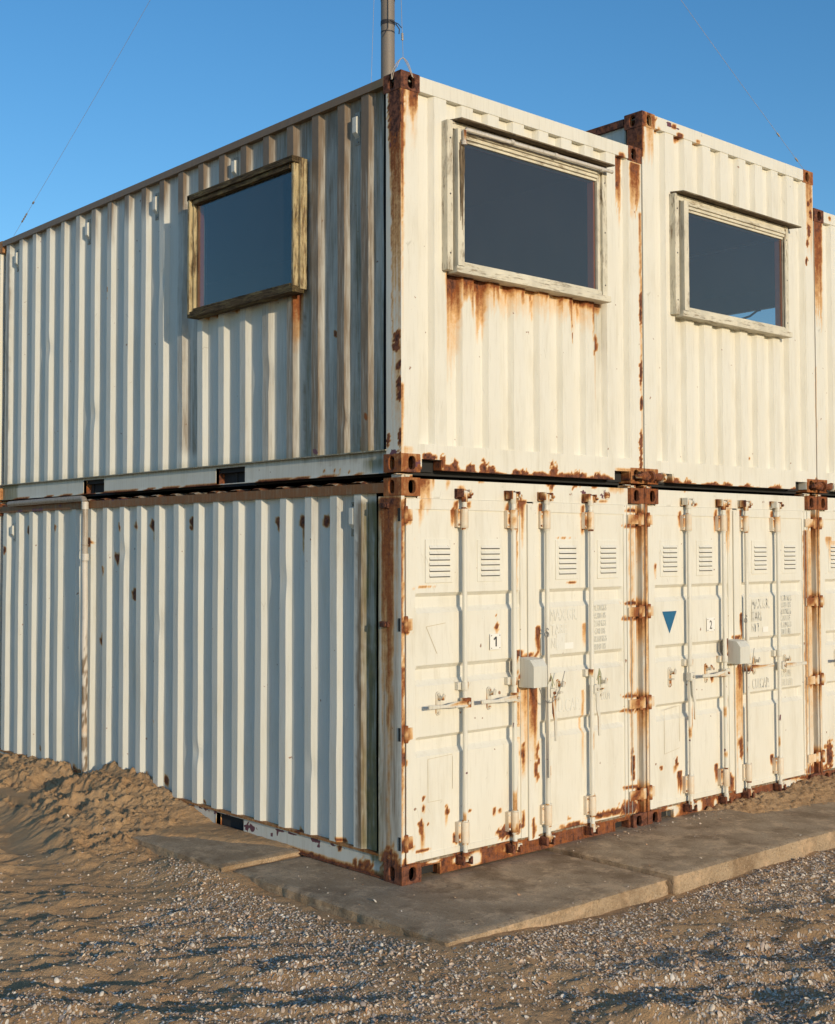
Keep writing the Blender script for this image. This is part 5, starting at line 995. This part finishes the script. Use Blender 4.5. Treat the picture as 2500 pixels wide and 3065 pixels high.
k = NT('beach_sand'); c1 = k.co(); a1 = k.noise(c1, 2.2, 4, .6); a2 = k.noise(c1, 420, 2, .6); a3 = k.noise(c1, 34, 4, .65)
col = k.mix(k.step(a1, .35, .65), (.58, .355, .18), (.66, .43, .23)); col = k.mix(k.step(a2, .3, .75, 0, .6), col, (.42, .26, .14))
col = k.mix(k.step(k.noise(c1, 240, 2, .5), .66, .72, 0, .7), col, (.62, .56, .48))
k.bsdf(col, .95, 0, k.math('ADD', k.math('MULTIPLY', a3, 1.0), k.math('ADD', k.math('MULTIPLY', k.noise(c1, 110, 4, .7), .5), k.math('MULTIPLY', a2, .22))), 1.0, .022, .15); me.materials.append(k.m)
so = bpy.data.objects.new('sand', me); COL.objects.link(so); so['kind'] = 'structure'; so['label'] = 'pale brown beach sand, rippled and heaped'

# ------------------------------------------------------------------ shells (nobody could count them: one object)
N = 190000
# a wedge of ground that opens away from the camera
P0 = np.array(CAM[:2]); fd = np.array([math.cos(YAW), math.sin(YAW)]); rd_ = np.array([math.sin(YAW), -math.cos(YAW)])
dd = np.sqrt(rng.uniform(4.0**2, 10.5**2, N*2)); ss_ = rng.uniform(-.40, .33, N*2)*dd
px = P0[0]+fd[0]*dd+rd_[0]*ss_; py = P0[1]+fd[1]*dd+rd_[1]*ss_
dsl = np.maximum(np.maximum(-.58-px, -1.05-py), 0)
patch = fbm(px*1.1, py*1.1, 3, 41)+.35*(fbm(px*5, py*5, 3, 44)-.5)
right_ = smooth(-2.2, .4, px-py*.55)
den = smooth(.42, .78, patch+.16*right_+.10*smooth(1.6, .3, dsl)*smooth(1.0, 0, py))*(.34+.13*right_)
den = den*(1-.93*smooth(1.0, 2.0, py))*smooth(.0, .12, dsl)+.04*(dsl > .02)*smooth(2.6, 1.2, py)
den = np.where((px > .0) & (py > 0), 0, den); den = np.maximum(den, .0)
onslab = (px > -.5) & (px < 3.3) & (py > -1.0) & (py < -.03) | (px > -.5) & (px < -.05) & (py > -1.0) & (py < 1.05)
den = np.where(onslab, .0016+.02*(py > -.15)*(px > 1.6), den)
keep = rng.random(N*2) < den; px, py = px[keep][:150000], py[keep][:150000]; n = len(px)
pz = ground(px, py); e_ = .01; gx = (ground(px+e_, py)-pz)/e_; gy = (ground(px, py+e_)-pz)/e_
os_ = (px > -.54) & (py > -1.02) & (px < 1.375) & ((py < 1.08)); pz = np.where(os_, np.maximum(pz, .001), pz); o2 = (px > 1.412) & (px < 3.395) & (py > -1.05); pz = np.where(o2, np.maximum(pz, .021), pz)
size = np.clip(rng.lognormal(math.log(.0060), .42, n), .0026, .018)
ax = size; ay = size*rng.uniform(.62, .85, n); hh_ = size*rng.uniform(.25, .5, n)
flip = np.where(rng.random(n) < .35, -1, 1)
tilt = rng.normal(0, .42, n); ti2 = rng.normal(0, .42, n); yaw_ = rng.uniform(0, 2*math.pi, n)
RN = 8; A = np.linspace(0, 2*math.pi, RN, endpoint=False)
lx = np.concatenate([np.zeros(1), .62*np.cos(A), np.cos(A)]); ly = np.concatenate([np.zeros(1), .62*np.sin(A), np.sin(A)]); lz = np.concatenate([[1.0], .72+0*A, 0*A])
X = lx[None]*ax[:, None]; Y = ly[None]*ay[:, None]; Z = lz[None]*hh_[:, None]*flip[:, None]+np.where(flip < 0, hh_, 0)[:, None]
ct, st = np.cos(tilt)[:, None], np.sin(tilt)[:, None]; X, Z = X*ct+Z*st, -X*st+Z*ct
ct, st = np.cos(ti2)[:, None], np.sin(ti2)[:, None]; Y, Z = Y*ct-Z*st, Y*st+Z*ct
cy_, sy_ = np.cos(yaw_)[:, None], np.sin(yaw_)[:, None]; X, Y = X*cy_-Y*sy_, X*sy_+Y*cy_
Z = Z+gx[:, None]*X+gy[:, None]*Y
W3 = np.stack([X+px[:, None], Y+py[:, None], Z+(pz+.0015)[:, None]], -1).reshape(-1, 3).astype(np.float32)
tri = []
for i in range(RN): j = (i+1) % RN; tri += [(0, 1+i, 1+j), (1+i, 1+RN+i, 1+RN+j), (1+i, 1+RN+j, 1+j)]
tri = np.array(tri, np.int32); nvv = 1+2*RN; Ft = (tri[None]+(np.arange(n)*nvv)[:, None, None]).reshape(-1, 3).astype(np.int32)
me = bpy.data.meshes.new('shells'); me.vertices.add(len(W3)); me.vertices.foreach_set('co', W3.ravel()); me.loops.add(Ft.size); me.loops.foreach_set('vertex_index', Ft.ravel())
me.polygons.add(len(Ft)); me.polygons.foreach_set('loop_start', np.arange(0, Ft.size, 3, dtype=np.int32)); me.polygons.foreach_set('loop_total', np.full(len(Ft), 3, np.int32))
me.polygons.foreach_set('use_smooth', np.ones(len(Ft), bool)); me.update(calc_edges=True)
pal = np.array([(.70, .58, .44), (.60, .46, .34), (.52, .40, .30), (.82, .72, .58), (.38, .31, .26), (.60, .35, .19), (.44, .31, .21), (.24, .20, .18)]); pi_ = rng.choice(len(pal), n, p=[.24, .19, .16, .14, .09, .05, .09, .04])
cc = np.concatenate([pal[pi_]*rng.uniform(.8, 1.1, (n, 1)), np.ones((n, 1))], 1)
at = me.color_attributes.new('tint', 'FLOAT_COLOR', 'POINT'); at.data.foreach_set('color', np.repeat(cc, nvv, 0).astype(np.float32).ravel())
k = NT('sea_shell'); at = k.n('ShaderNodeAttribute', attribute_name='tint'); k.bsdf(at.outputs['Color'], .55, 0, None); me.materials.append(k.m)
sh = bpy.data.objects.new('shells', me); COL.objects.link(sh); sh['kind'] = 'stuff'; sh['label'] = 'small bleached sea shells strewn over the sand in front of the slabs'; sh['category'] = 'shells'

for o in list(COL.objects):
    if '_o' in o: del o['_o']
